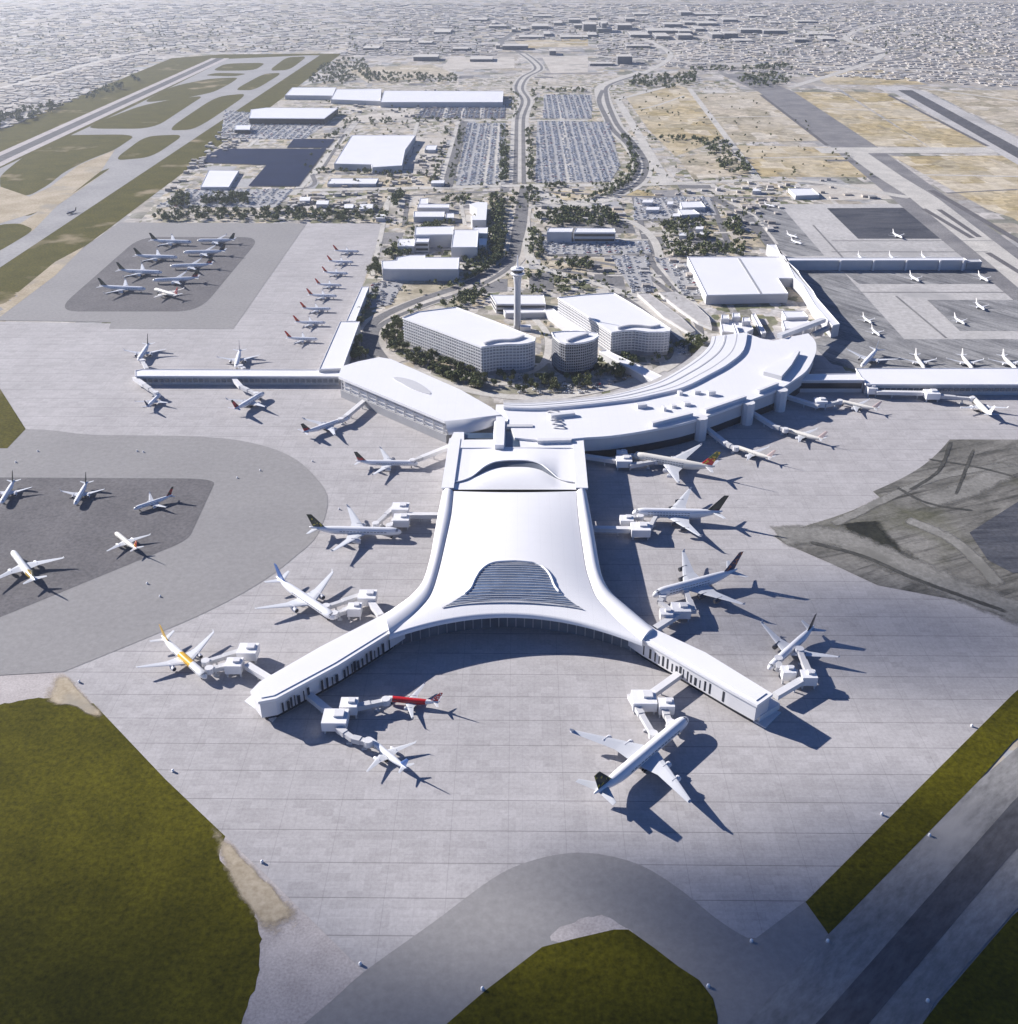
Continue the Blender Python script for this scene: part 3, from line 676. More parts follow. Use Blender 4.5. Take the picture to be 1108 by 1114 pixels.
for q, z0, z1, nm in ((((266, 764), (280, 752), (312, 768), (297, 786)), .2, .9, 'end_plinth'), (((791, 770), (800, 762), (850, 776), (833, 793)), .2, .9, 'end_plinth'),
                 (((278, 758), (295, 748), (308, 757), (291, 771)), .9, 6, 'end_porch'), (((806, 775), (832, 762), (848, 773), (826, 787)), .9, 5, 'end_porch')):
    pb = MB(); pb.prism([tuple(W(x, y)[:2]) for x, y in q], z0, z1); pb.build(nm, M['panel'], CONC, org)

# rear bay of the concourse with its eyebrow window
RB = thing('concourse_rear_bay', 'square white roof bay with eyebrow window between the concourse and the ring terminal', 'concourse', W(560, 510))
ro = W(560, 510)
def hump(u): return max(0, 1-(u/.62)**2)
aL, aR, bL, bR = W(491, 478.5, 18), W(633, 478, 18), W(482.3, 533, 18), W(638, 533, 18)
def bay(u, v): # u -1..1, v 0 rear .. 1 front
    l = aL.lerp(bL, v); r = aR.lerp(bR, v); return l.lerp(r, (u+1)/2)
NV = 16
EB = resample([W(x, y, 20) for x, y in curve([(489, 523), (503, 520.5), (516, 515), (527, 508.5), (537, 504.5), (548, 503), (561, 502.6), (575, 503), (588, 506), (598, 512), (608, 518), (619, 521.5), (634, 523)], 6)], 41)
def crest(j): return max(0, 1-(abs(j-20)/13.5)**3)
rr = []
for k in range(NV+1):
    row = []; f = k/NV
    for j in range(41):
        u = -1+2*j/40; e = Vector(EB[j]); a0 = aL.lerp(aR, (u+1)/2); p = a0.lerp(e, f)
        row.append(Vector((p.x, p.y, 18.2+3.4*f*f*crest(j))))
    rr.append(row)
b = MB(); b.grid(rr); b.build('roof', M['white'], RB, ro, smooth=True)
edge = rr[-1]
b = MB(); b.grid([[p+Vector((0, -.2, -.6)) for p in edge], [p+Vector((0, -.6-5*crest(i), -.9-2.4*crest(i))) for i, p in enumerate(edge)]]); b.build('eyebrow_window', M['glassg'], RB, ro)
b = MB(); tube_path(b, [p for p in edge], .6, .5); b.build('eyebrow_rim', M['white'], RB, ro, smooth=True)
lens = []
for k in range(9):
    s = k/8; row = []
    for i, p in enumerate(edge):
        u = -1+2*i/40; q = bay(u, .985); z0 = p.z-.8-2.4*crest(i)
        pp = Vector((p.x, p.y-.6-5*crest(i), 0)).lerp(q, s); z = z0*(1-s)+17.6*s+1.9*math.sin(math.pi*s)*hump(u)
        row.append(Vector((pp.x, pp.y, z)))
    lens.append(row)
b = MB(); b.grid(lens); b.build('lens_roof', M['white'], RB, ro, smooth=True)
for sx in (-1, 1):
    b = MB(); p, q = bay(sx*.94, .0), bay(sx*.94, .99)
    b.bar((p.x, p.y, 18.0), (q.x, q.y, 18.0), 9.5, 1.5); b.build('edge_beam', M['white'], RB, ro)
for p, q in ((aL, bL), (aR, bR)): b = MB(); walls(b, [tuple(p), tuple(q)], 4, 18.1); b.build('wall', M['palewall'], RB, ro)
for p, q, s in ((aL, bL, 3), (aR, bR, -3)): b = MB(); walls(b, [tuple(p+Vector((s, 0, 0))), tuple(q+Vector((s, 0, 0)))], .2, 4); b.build('base', M['glassd'], RB, ro)

# ---------------------------------------------------------------- ring terminal
ZR = 21.0
OUT_ = curve([(560, 476), (600, 479), (634, 476), (666.6, 473.7), (710, 467), (755.4, 457), (811.5, 437), (848, 423), (865.6, 412.3), (878.6, 402), (887, 386), (888.5, 376), (886, 369), (879.7, 362.5)], 4)
STEP = curve([(548, 444), (580, 445), (606, 443.4), (645, 440), (688, 434.7), (710, 430.4), (744.6, 421.7), (772.5, 408), (792, 397), (809, 382), (813.6, 362.5)], 4)
ring_px = OUT_+[(862, 366), (842, 370.5), (828, 368)]+list(reversed(STEP))
RO = W(720, 450)
RT = thing('ring_terminal', 'curved white ring terminal sweeping round the hotels', 'terminal', RO)
poly = [tuple(W(x, y, ZR)[:2]) for x, y in ring_px]
b = MB(); b.prism(poly, ZR-2.2, ZR, bottom=True); b.build('main_roof', M['roofp'], RT, RO)
b = MB(); b.prism(outset(poly, -1.0), 7.5, ZR-2.2, bottom=True); b.build('wall', M['palewall'], RT, RO)
b = MB(); b.prism(outset(poly, -1.5), .2, 7.5); b.build('base', M['glassd'], RT, RO)
INN = curve([(548, 438), (580, 438), (623, 434.7), (666.6, 429.3), (710, 417.4), (738, 403), (760, 388), (771.7, 376), (774.7, 366)], 4)
ZC = 23.6
cp = [tuple(W(x, y, ZC)[:2]) for x, y in [(x, y-1.2) for x, y in STEP]+list(reversed(INN))]
b = MB(); b.prism(cp, ZC-3.2, ZC, bottom=True); b.build('canopy_roof', M['white'], RT, RO)
b = MB(); b.prism(outset(cp, -3), .3, ZC-3.2); b.build('canopy_wall', M['palewall'], RT, RO)
# raised kerbs and lanes following the canopy
b = MB()
for f, wd, hh in ((.30, 1.0, .15), (.62, 1.6, .3), (.9, .8, .2)):
    A = resample([W(x, y, ZC) for x, y in STEP], 60); B = resample([W(x, y, ZC) for x, y in INN], 60)
    pth = [Vector(A[i]).lerp(Vector(B[i]), f) for i in range(60)]
    b.ribbon(pth, wd, ZC-.1, ZC+hh)
b.build('canopy_upstand', M['palewall'], RT, RO)
b = MB(); A = [W(x, y, ZC) for x, y in curve([(548, 434), (623, 431), (668, 425), (709, 413.5), (735, 400.5), (756, 386), (768, 374)], 6)]
b.ribbon(A, 8, 19, 20.5)
b.build('drop_off_deck', M['lightconc'], RT, RO)
# slim upstands near the outer edge
for a, c in (((709, 463.5), (753, 452.5)), ((767, 449), (811, 434)), ((825, 428), (846, 419.5))):
    p, q = W(*a, ZR), W(*c, ZR); b = MB(); b.bar((p.x, p.y, ZR), (q.x, q.y, ZR), 3.0, 3.4); b.build('roof_upstand', M['panel'], RT, RO)
for x, y in ((764, 455), (815.5, 438.5), (851.5, 424.5)):
    p = W(x, y, ZR); b = MB(); b.cyl((p.x, p.y+1.5), 5.6, 5.6, .2, ZR+.25, 10); b.build('gate_tower', M['panel'], RT, RO)
for x, y, w_, d_, h_ in ((698, 443, 9, 5, 3.5), (740, 428.8, 3.5, 5, 3), (758.5, 428, 6, 4, 3), (733, 443, 4.5, 4, 2.4), (747, 440.6, 6, 5, 3), (722.5, 446, 2.5, 5, 3.4), (774, 429.5, 7, 4, 4.0), (612, 453, 22, 5, 3.2)):
    p = W(x, y, ZR); b = MB(); b.box((p.x, p.y, ZR), (w_, d_, h_), .25, 1 if False else 0); b.build('roof_unit', M['panel'], RT, RO)
for i in range(5):
    p = W(602.5+i*1.7, 448.5+i*4.3, ZR); b = MB()
    b.loft([[(p.x-6+s*12, p.y-1.2, ZR-.2+1.9*math.sin(math.pi*s)), (p.x-6+s*12, p.y+1.2, ZR-.2+1.9*math.sin(math.pi*s)), (p.x-6+s*12, p.y, ZR+.5+2.4*math.sin(math.pi*s))] for s in [k/8 for k in range(9)]])
    b.build('roof_fin', M['palewall'], RT, RO)
# raised corner block on the ring roof
b = MB(); b.prism([tuple(W(x, y, 25)[:2]) for x, y in ((831, 404), (838, 398), (858, 390), (868, 381), (871, 382), (862, 397), (851, 409.5))], ZR, 25, 0); b.build('corner_block', M['palewall'], RT, RO)
b = MB(); b.prism([tuple(W(x, y, 25.3)[:2]) for x, y in ((831.5, 403.8), (838, 398), (858, 390.2), (868, 381.5), (870, 382), (861.5, 396.5), (851, 408.8))], 25, 25.3); b.build('block_roof', M['white'], RT, RO)
# link roof between ring, left hall and concourse
LK = thing('link_building', 'low white link roof with sunken glass court behind the square rear bay', 'link building', W(570, 460))
lo_ = W(570, 460)
b = MB(); b.prism([tuple(W(x, y, 19)[:2]) for x, y in ((488, 482), (494, 470), (505, 470), (505, 478.5), (537, 478.5), (537, 470), (540, 440), (600, 440), (606, 480), (634, 478), (634, 487), (488, 487))], 3, 19); b.build('roof', M['white'], LK, lo_)
b = MB(); b.prism([tuple(W(x, y, 19.06)[:2]) for x, y in ((550.5, 466), (563, 466), (566, 486), (550, 486))], 18.9, 19.2); b.build('court_glass', M['glass'], LK, lo_)
b = MB(); b.prism([tuple(W(x, y, 23)[:2]) for x, y in ((540, 453), (550, 453), (548.5, 484), (538.5, 484))], 19, 23); b.build('raised_strip', M['white'], LK, lo_)
b = MB(); b.prism([tuple(W(x, y, 22)[:2]) for x, y in ((551, 461.5), (580, 461.5), (580, 464), (551, 464))], 19, 22); b.build('parapet', M['palewall'], LK, lo_)
b = MB(); b.prism([tuple(W(x, y, 22)[:2]) for x, y in ((585, 476.5), (622, 476), (622, 478.5), (585, 479.5))], 19, 22); b.build('parapet', M['panel'], LK, lo_)
b = MB(); b.prism([tuple(W(x, y, 17)[:2]) for x, y in ((504, 471), (537, 471), (537, 477), (504, 477))], 3, 17.2); b.build('entrance_glass', M['glass'], LK, lo_)

# ---------------------------------------------------------------- hall left of the concourse
ZH = 22.0
HO = W(450, 440)
HL = thing('departure_hall', 'long white slanted hall left of the concourse with lens rooflight and glazed side', 'terminal hall', HO)
hall = [(368.4, 409.5), (371.7, 398.5), (390, 393), (412.8, 388.4), (425.8, 390.6), (501.6, 424), (534, 442.6), (545, 451), (523, 453.5), (505, 456), (484, 458)]
hw = [W(x, y, ZH) for x, y in hall]
b = MB(); b.prism([tuple(p[:2]) for p in hw], ZH-2.5, ZH, bottom=True); b.build('roof', M['roofp'], HL, HO)
e = [W(x, y, ZH) for x, y in ((484, 458), (505, 456), (523, 453.5), (545, 451))]; e2 = [W(x, y, 15) for x, y in ((488, 473), (508, 471.5), (526, 467), (547, 459))]
b = MB(); b.grid([[p for p in e], [p.lerp(q, .5)+Vector((0, -1.5, 1.8)) for p, q in zip(e, e2)], e2]); b.grid([e2, [p+Vector((0, 5, -.2)) for p in e2]]); b.build('visor', M['panel'], HL, HO, smooth=True)
hp = outset([tuple(p[:2]) for p in hw], -4)
b = MB(); b.prism(hp, 8, ZH-2.5); b.build('wall', M['panel'], HL, HO)
fb = MB(); A, B = W(368.4, 409.5, ZH), W(484, 458, ZH)
d = (B-A).normalized(); n = Vector((d.y, -d.x, 0)); LL = (B-A).length; k = 0
while k*13 < LL:
    p = A+d*k*13-n*2.6; fb.bar((p.x, p.y, 8), (p.x+d.x*.5, p.y+d.y*.5, 8), .8, ZH-10.6); k += 1
for z in (8, 11.5, 15.5): fb.bar((A-n*3.0+Vector((0, 0, z-ZH)))[:], (B-n*3.0+Vector((0, 0, z-ZH)))[:], .9, .5)
fb.build('mullion', M['palewall'], HL, HO)
b = MB(); b.bar((A-n*6+Vector((0, 0, .2-ZH)))[:], (B-n*6+Vector((0, 0, .2-ZH)))[:], 10, 7.6); b.build('base', M['greywall'], HL, HO)
lens_px = curve([(428, 411), (436, 410.5), (450, 414), (462, 420.5), (469, 428), (461, 427), (447, 422), (436, 416)], 4, True)
b = MB(); b.prism([tuple(W(x, y, ZH+.4)[:2]) for x, y in lens_px], ZH-.5, ZH+.5); b.build('rooflight', M['palewall'], HL, HO)

# ---------------------------------------------------------------- piers and their neighbours
def slab(name, label, cat, px, h, wallm='palewall', roofm='white', base=None, parapet=.6, over=0.0, group=None, bands=0, extra=None, z0=0.1):
    o = cen([W(x, y) for x, y in px]); t = thing(name, label, cat, o, group=group)
    poly = [tuple(W(x, y, h)[:2]) for x, y in px]
    b = MB(); b.prism(outset(poly, -over) if over else poly, z0, h-.6); b.build('wall', M[wallm], t, o)
    b = MB(); b.prism(outset(poly, .12), h-.6, h, bottom=True); b.build('roof', M[roofm], t, o)
    if parapet:
        pp = MB(); q = outset(poly, -.35)
        pp.ribbon(q, .4, h-.05, h+parapet, True)
        pp.build('parapet', M[roofm], t, o)
    if bands:
        g = MB(); q = outset(poly, -over+.06); n = bands; st = (h-1.2)/n
        for i in range(len(q)):
            a, c = Vector(q[i]), Vector(q[(i+1) % len(q)])
            if (c-a).length < 4: continue
            dd = (c-a).normalized()*1.2; a2, c2 = a+dd, c-dd
            for k in range(n): g.bar((a2.x, a2.y, .8+k*st+st*.3), (c2.x, c2.y, .8+k*st+st*.3), .16, st*.48)
        g.build('window_band', M['glassd'], t, o)
    return t, o, poly
t, o, pl = slab('pier', 'long low white pier on the left with aircraft on both sides', 'pier', [(147, 409.5), (147, 403.5), (154, 402), (371, 402.5), (369, 410)], 9, over=1.0)
b = MB(); P0, P1 = W(147, 410, 9), W(369, 410.5, 9)
n_ = 36
for k in range(n_):
    p = P0.lerp(P1, (k+.15)/n_); q = P0.lerp(P1, (k+.85)/n_); b.bar((p.x, p.y+.8, 3.2), (q.x, q.y+.8, 3.2), .3, 3.4)
b.build('window_band', M['glassg'], t, o)
t, o, pl = slab('spine_building', 'long narrow white building running back from the left pier', 'terminal wing', [(347, 402), (370, 350), (391.7, 350), (373, 401)], 12)
slab('spine_building', 'narrow white rear end of the left wing beside the red tailed aircraft', 'terminal wing', [(376.5, 349.5), (393.4, 312), (401.7, 312), (387, 349.5)], 8)
t, o, pl = slab('pier', 'wide white pier at the right edge with aircraft nosed in behind it', 'pier', [(931, 401), (1330, 400), (1340, 419), (942, 418.5)], 11, over=1.0)
b = MB()
for k in range(60):
    p = W(946+k*6.3, 419, 11); b.bar((p.x, p.y+.8, 4.5), (p.x+4.2, p.y+.8, 4.5), .3, 3)
b.build('window_band', M['glassg'], t, o)
slab('pier_neck', 'narrow white neck joining the ring terminal to the wide right pier', 'pier', [(872, 407.5), (932, 406.5), (942, 414), (865, 414)], 13, over=1.0, bands=1)
slab('processing_hall', 'very wide flat white hall with a dark roof seam right of the hotels', 'hall', [(748, 279.5), (854.5, 279.5), (874, 302), (865, 303), (847, 303), (858, 319.7), (768.8, 321.5)], 11, parapet=.8)
p = MB(); a_, c_ = W(804, 281, 11.1), W(828, 319.5, 11.1); p.bar(a_, c_, 2.2, .5); o_ = tag(p.build('roof_seam', M['greywall']), None); o_.parent = [x for x in COL.objects if x.name.startswith('processing_hall')][0]
o_.location = -o_.parent.location
slab('satellite_terminal', 'stepped white strip terminal beside the wide flat hall', 'terminal', [(834.7, 266), (844.6, 266), (851, 279), (869, 295), (872, 301), (885, 316.5), (889, 324), (903, 340), (914, 352.6), (906, 354.5), (887, 332.7), (874, 311), (865, 303), (854, 279.5)], 14)
t, o, pl = slab('pier', 'long grey fronted pier far behind the wide flat hall', 'pier', [(856, 280.7), (1049, 280.5), (1053, 283.2), (859, 283.5)], 13, over=.3)
for x in (915, 951.5, 987, 1023.5, 1049):
    p = W(x, 283.6, 13); b = MB(); b.box((p.x, p.y-.6, 0.1), (2.2, 2.4, 13.4)); b.build('pilaster', M['panel'], t, o)
slab('pier_end_block', 'dark grey end block of the far pier', 'pier', [(1049.5, 282), (1066, 282), (1069, 285), (1053, 285.2)], 10, wallm='greywall', roofm='palewall')
slab('bus_lounge', 'square white block beside the end of the strip terminal', 'block', [(851, 338.5), (874, 338.5), (880, 345), (855.5, 346)], 9)
slab('bus_lounge', 'lower white block in front of the square white block', 'block', [(851, 349), (873, 346.5), (886, 352), (882, 358), (854, 358)], 6)
# footbridge from ring to strip terminal
fbr = thing('footbridge', 'enclosed white footbridge crossing from the ring roof to the strip terminal', 'footbridge', W(870, 362)); o = W(870, 362)
p, q = W(848, 368, 20), W(896, 350, 12)
b = MB(); b.bar(p, q, 6, 4.5); b.build('deck', M['panel'], fbr, o)
for f in (.25, .55, .85):
    c = p.lerp(q, f); b = MB(); b.cyl((c.x, c.y), .8, .8, .1, c.z, 8); b.build('pillar', M['steel'], fbr, o)
b = MB(); p2, q2 = W(885, 366, 8), W(902, 358, 8); b.bar(p2, q2, 5, 4); b.build('lower_link', M['greywall'], fbr, o)
slab('bus_station', 'cluster of small white roofs behind the ring terminal', 'low building', [(784, 350), (800, 347), (816, 352), (820, 358), (812, 362), (786, 361)], 8)
for i, (x, y) in enumerate(((789, 345), (801, 343), (812, 348))):
    slab('roof_pavilion', ['small white cube pavilion at the left of the bus station', 'small white cube pavilion in the middle of the bus station', 'small white cube pavilion at the right of the bus station'][i], 'pavilion', [(x-4, y-2.5), (x+4, y-2.5), (x+5, y+2), (x-4, y+2)], 13)
slab('covered_walkway', 'slim white roof crossing the road behind the ring terminal', 'walkway', [(797, 352), (800, 352), (806, 366), (802, 366)], 12)
slab('cargo_canopy', 'slim pale canopy beside the stand area behind the ring', 'canopy', [(818, 342), (822, 341), (834, 362), (829, 363)], 5)
# drop-off roofs right of the hotels
slab('long_canopy', 'long white canopy along the drive right of the hotels', 'canopy', [(717, 318), (735, 317), (756, 330), (772, 345), (775, 356), (760, 350), (740, 336)], 4, roofm='lightconc', parapet=.3)
slab('long_canopy', 'second long white canopy nearer the hotels', 'canopy', [(694, 319), (707, 319), (742, 345), (757, 360), (752, 362), (722, 344)], 4, roofm='lightconc', parapet=.3)
# ---------------------------------------------------------------- hotels
M['hglass'] = m_glass('pale_hotel_glazing', (.30, .31, .335), .3, .5)
def hotel(name, label, roof_px, h, floors, bay_w, shade='panel', fins=True, roofblock=None, glass='hglass'):
    o = cen([W(x, y) for x, y in roof_px]); t = thing(name, label, 'hotel', o)
    poly = [tuple(W(x, y, h)[:2]) for x, y in roof_px]
    a = sum(poly[i][0]*poly[(i+1) % len(poly)][1]-poly[(i+1) % len(poly)][0]*poly[i][1] for i in range(len(poly)))
    if a < 0: poly = poly[::-1]
    b = MB(); b.prism(outset(poly, -.9), .1, h-.5); b.build('glass_wall', M[glass], t, o)
    b = MB(); b.prism(outset(poly, .3), h-1.0, h, bottom=True); r = b.build('roof', M['white'], t, o)
    fh = (h-5)/floors
    for k in range(floors):
        b = MB(); z = 4.4+k*fh; q0, q1 = outset(poly, -.2), outset(poly, -1.0); n = len(poly)
        hh = 1.15
        rings = [[(p[0], p[1], z) for p in q0], [(p[0], p[1], z+hh) for p in q0], [(p[0], p[1], z+hh) for p in q1], [(p[0], p[1], z) for p in q1]]
        for i in range(4):
            A, B = rings[i], rings[(i+1) % 4]
            for j in range(n): b.add([A[j], A[(j+1) % n], B[(j+1) % n], B[j]], [(0, 1, 2, 3)])
        b.build('floor_band', M[shade], t, o)
    if fins:
        b = MB(); q = outset(poly, -.3)
        for i in range(len(q)):
            A, B = Vector((*q[i], 0)), Vector((*q[(i+1) % len(q)], 0)); L = (B-A).length; m_ = max(1, round(L/bay_w)); d = (B-A).normalized()
            for k in range(m_):
                p = A+d*(L*(k+.5)/m_); b.bar((p.x-d.x*.35, p.y-d.y*.35, 3.8), (p.x+d.x*.35, p.y+d.y*.35, 3.8), .45, h-4.9)
        b.build('mullion_grid', M[shade], t, o)
    b = MB(); b.prism(outset(poly, -2.5), .05, 4.2); b.build('base', M['glassd'], t, o)
    if roofblock:
        b = MB(); pts = [W(x, y, h) for x, y in curve(roofblock, 5)]
        b.ribbon(pts, 2.2, h-.1, h+2.4)
        b.build('roof_screen', M['palewall'], t, o)
    pp = MB(); q = outset(poly, -.1)
    pp.ribbon(q, .4, h-.05, h+.9, True)
    pp.build('parapet', M['white'], t, o)
    return t
hotel('hotel', 'large pale hotel with gridded facade and wavy front left of the control tower', [(438, 346), (455, 339.5), (496, 334.4), (540, 350.5), (583, 368), (582, 371.5), (574, 374), (564, 375), (552, 375), (538, 376), (524, 378), (480, 361.5)], 31, 8, 3.6, roofblock=[(527, 375), (535, 372.5), (545, 371.2), (555, 371), (563, 369.5), (570, 366.5)])
hotel('hotel', 'large pale hotel with wavy gridded front right of the control tower', [(607, 324), (635, 321), (668, 319), (700, 338), (729.7, 358), (729, 360.5), (722, 361.5), (705, 361.5), (690, 359.5), (678, 360), (665.5, 362), (636, 342)], 26, 7, 3.6, roofblock=[(672, 358), (684, 355.5), (696, 355.5), (708, 356.8), (718, 355)])
hotel('office_block', 'smaller grey rounded glass block standing between the two pale hotels', [(600.5, 362), (612, 360.7), (629, 360.4), (642, 361.5), (650.5, 363), (651.5, 366), (646, 370), (636, 372.8), (626, 374), (616, 374.3), (609, 372), (603, 367)], 34, 10, 2.4, shade='greywall', glass='glassd', roofblock=[(617, 372), (628, 368), (640, 364.5)])
# ---------------------------------------------------------------- control tower
tb = W(563, 358); TW = thing('control_tower', 'tall slim white air traffic control tower behind the hotels', 'control tower', tb)
b = MB(); n = 20
b.loft([[(tb.x+r*math.cos(2*math.pi*k/n), tb.y+r*math.sin(2*math.pi*k/n), z) for k in range(n)] for r, z in ((5.0, .1), (3.9, 6), (3.6, 48), (4.4, 58), (5.6, 63))]); b.build('shaft', M['palewall'], TW, tb, smooth=True)
b = MB(); b.cyl(tb, 7.4, 8.0, 63, 64.2, 20); b.cyl(tb, 5.8, 5.8, 64.2, 65.2, 20); b.build('gallery', M['white'], TW, tb)
b = MB(); b.cyl(tb, 5.6, 6.9, 65.2, 69.0, 14); b.build('cab_glass', M['glassd'], TW, tb)
b = MB(); b.cyl(tb, 7.5, 7.1, 69.0, 70.2, 20); b.cyl(tb, 4.0, 3.4, 70.2, 71.6, 16); b.build('cab_roof', M['white'], TW, tb)
b = MB(); b.cyl(tb, .9, .45, 71.6, 84, 8); b.build('mast', M['white'], TW, tb)
b = MB(); b.box((tb.x+9, tb.y-3, .1), (12, 8, 5)); b.build('base_annex', M['white'], TW, tb)
# ---------------------------------------------------------------- named buildings behind
SL = slab
SL('low_annex', 'low white flat annex directly behind the control tower', 'annex', [(534, 321), (592, 321), (594, 331), (540, 331)], 11, bands=2)
SL('low_annex', 'lower white strip in front of the annex behind the control tower', 'annex', [(548, 337), (594, 336), (596, 340), (550, 341)], 6)
SL('skybridge', 'slim raised white walkway from the annex to the right hotel', 'walkway', [(592, 337), (602, 336), (640, 362), (630, 366)], 8)
SL('skybridge', 'slim raised white walkway from the right hotel down to the ring canopy', 'walkway', [(652, 382), (660, 381), (722, 410), (712, 415)], 8)
SL('hospital_wing', 'long white stepped block nearest the left loop road', 'long block', [(415, 284), (431, 283), (432, 280), (446, 277.5), (463, 277.5), (463, 280), (500, 280), (499, 293), (426, 293), (416, 292.5)], 15)
SL('campus_block', 'long white roofed back block of the courtyard campus', 'campus block', [(452, 247), (494, 246), (494, 255), (451, 255.5)], 18)
SL('campus_block', 'wide square white block right of the campus courtyard', 'campus block', [(493.5, 250), (521, 250), (519.5, 269), (491, 269)], 18)
SL('campus_block', 'small white block left of the campus courtyard', 'campus block', [(433.5, 260), (452, 260), (451, 268), (432.5, 268)], 10)
SL('campus_block', 'taller white block on the left edge of the campus courtyard', 'campus block', [(453, 257), (468, 257), (466.5, 263.5), (451.5, 263.5)], 14, bands=2)
SL('campus_block', 'white bar at the right rear of the courtyard campus', 'campus block', [(515, 247.5), (531, 247.5), (530.5, 254), (515, 254)], 14)
SL('campus_block', 'tiny white cube right of the wide square block', 'campus block', [(521, 259.5), (530, 259.5), (529, 266.5), (521, 266.5)], 11)
SL('campus_block', 'white angled block with a cut corner behind the courtyard campus', 'campus block', [(511, 222), (520, 219.5), (530.5, 220), (529, 239), (514, 239), (512.5, 235), (519, 234.5), (519, 227)], 14, parapet=0)
SL('campus_block', 'long narrow white roof with dark shaded front behind the campus', 'campus block', [(455, 222), (489, 222), (489, 226), (454, 226)], 8)
SL('campus_block', 'long narrow white roof facing the trees at the rear of the campus', 'campus block', [(450.5, 230), (484, 230), (483.5, 236), (450, 236)], 8)
SL('campus_block', 'small white annex at the right end of the rear campus roof', 'campus block', [(485.5, 232), (494, 232), (494, 237), (485, 237)], 7)
SL('campus_block', 'small white roof at the very back of the campus', 'campus block', [(457, 216), (466, 215.5), (466, 222), (456, 222)], 7)
SL('parking_block', 'short white half of the split long block beside the central trees', 'long block', [(597, 248), (624, 248), (622.5, 252.5), (595, 252.5)], 15)
SL('parking_block', 'long white half of the split long block beside the central trees', 'long block', [(627, 248), (669, 248.5), (670, 253), (624.5, 253)], 15, bands=2)
SL('logistics_hall', 'big white two tone flat warehouse left of the long car park', 'warehouse', [(363.5, 178), (383, 147), (452.5, 147), (441, 163), (437.5, 180), (405, 182), (404, 179)], 11, roofm='white')
SL('hangar', 'long white shed with shaded front near the left airfield', 'hangar', [(273, 119), (290, 117), (368, 117.5), (353, 129), (271, 128.5)], 13, wallm='darkgap')
SL('hangar', 'small dark fronted shed at the edge of the left airfield', 'hangar', [(256, 136), (273, 136), (272, 141), (255, 141)], 9, wallm='darkgap')
SL('hangar', 'white shed behind the hangars at the left airfield', 'hangar', [(318, 95), (366, 95), (362, 104), (310, 103.5)], 10)
SL('freight_shed', 'very long pale shed with a row of dock doors, left part', 'freight shed', [(366, 97), (415, 96.5), (414, 110), (360, 108)], 10)
t, o, _ = SL('freight_shed', 'very long white shed with a row of dock doors behind the car lots', 'freight shed', [(418, 98.5), (548, 99), (547, 111), (414, 111)], 12)
SL('solar_house', 'small white double roof within the dark solar field', 'depot', [(227, 185), (260, 185.5), (249, 203.5), (218, 203.5)], 5)
SL('truck_depot', 'low white depot below the big flat warehouse', 'depot', [(360, 194), (412, 194), (409, 200), (356, 200)], 5)
SL('depot', 'pale small depot right of the big flat warehouse', 'depot', [(464, 158), (476, 158), (474, 163), (462, 163)], 6)
SL('depot', 'white shed roof on the bare plot at the right by the far pad', 'depot', [(858, 205), (884, 205), (892, 212), (866, 213)], 6)
SL('depot', 'wide white roof right of the central trees', 'depot', [(740, 219.5), (763, 219), (768, 225.5), (742, 226)], 7)
SL('depot', 'white roof between the right hand trees and the road', 'depot', [(738, 228), (755, 228), (762, 233), (742, 234)], 6)
for i, (x, y, w_, d_) in enumerate(((700, 217, 11, 3), (704, 225, 14, 3), (727, 219, 6, 3), (733, 232, 8, 3), (758, 246, 8, 3), (762, 252, 9, 3), (740, 253, 8, 3), (392, 222, 14, 5), (375, 222, 10, 4), (345, 218, 13, 4), (327, 214, 11, 4), (410, 233, 10, 4), (470, 196, 14, 3), (820, 205, 9, 2.5))):
    SL('small_building', 'small pale flat roofed building among the lots behind the terminals', 'small building', [(x, y), (x+w_, y), (x+w_-1, y+d_), (x-1, y+d_)], 6, parapet=0, group='small flat roofed buildings behind the terminals')
# dark solar field
for q, lab in (([(239, 162.6), (355.6, 162.6), (325.6, 203), (270.5, 202.5), (290, 180), (214, 177)], 'big L shaped field of dark blue panels beside the left airfield'), ([(319, 152.5), (365, 152), (357, 161), (312, 161)], 'small rectangular field of dark blue panels behind the L shaped one')):
    poly = [tuple(W(x, y)[:2]) for x, y in q]; o = cen(poly); x0 = min(p[0] for p in poly); x1 = max(p[0] for p in poly); y0 = min(p[1] for p in poly); y1 = max(p[1] for p in poly)
    b = MB(); yy = y0+3
    while yy < y1:
        xs = []
        for i in range(len(poly)):
            (ax, ay), (bx, by) = poly[i], poly[(i+1) % len(poly)]
            if (ay > yy) != (by > yy): xs.append(ax+(yy-ay)*(bx-ax)/(by-ay))
        xs.sort()
        for a_, c_ in zip(xs[::2], xs[1::2]):
            if c_-a_ > 6: b.add([(a_+1, yy-3.0, 1.2), (c_-1, yy-3.0, 1.2), (c_-1, yy+2.4, 2.6), (a_+1, yy+2.4, 2.6)], [(0, 1, 2, 3)])
        yy += 7
    ob = b.build('solar_field', M['solar'] if 'solar' in M else M.setdefault('solar', m_plain('solar_panel', (.028, .036, .07), .3, .5, var=.3, scale=.02)), None, o); tag(ob, lab, 'solar field')
    S('solar_ground', q, M['dark'], 6)
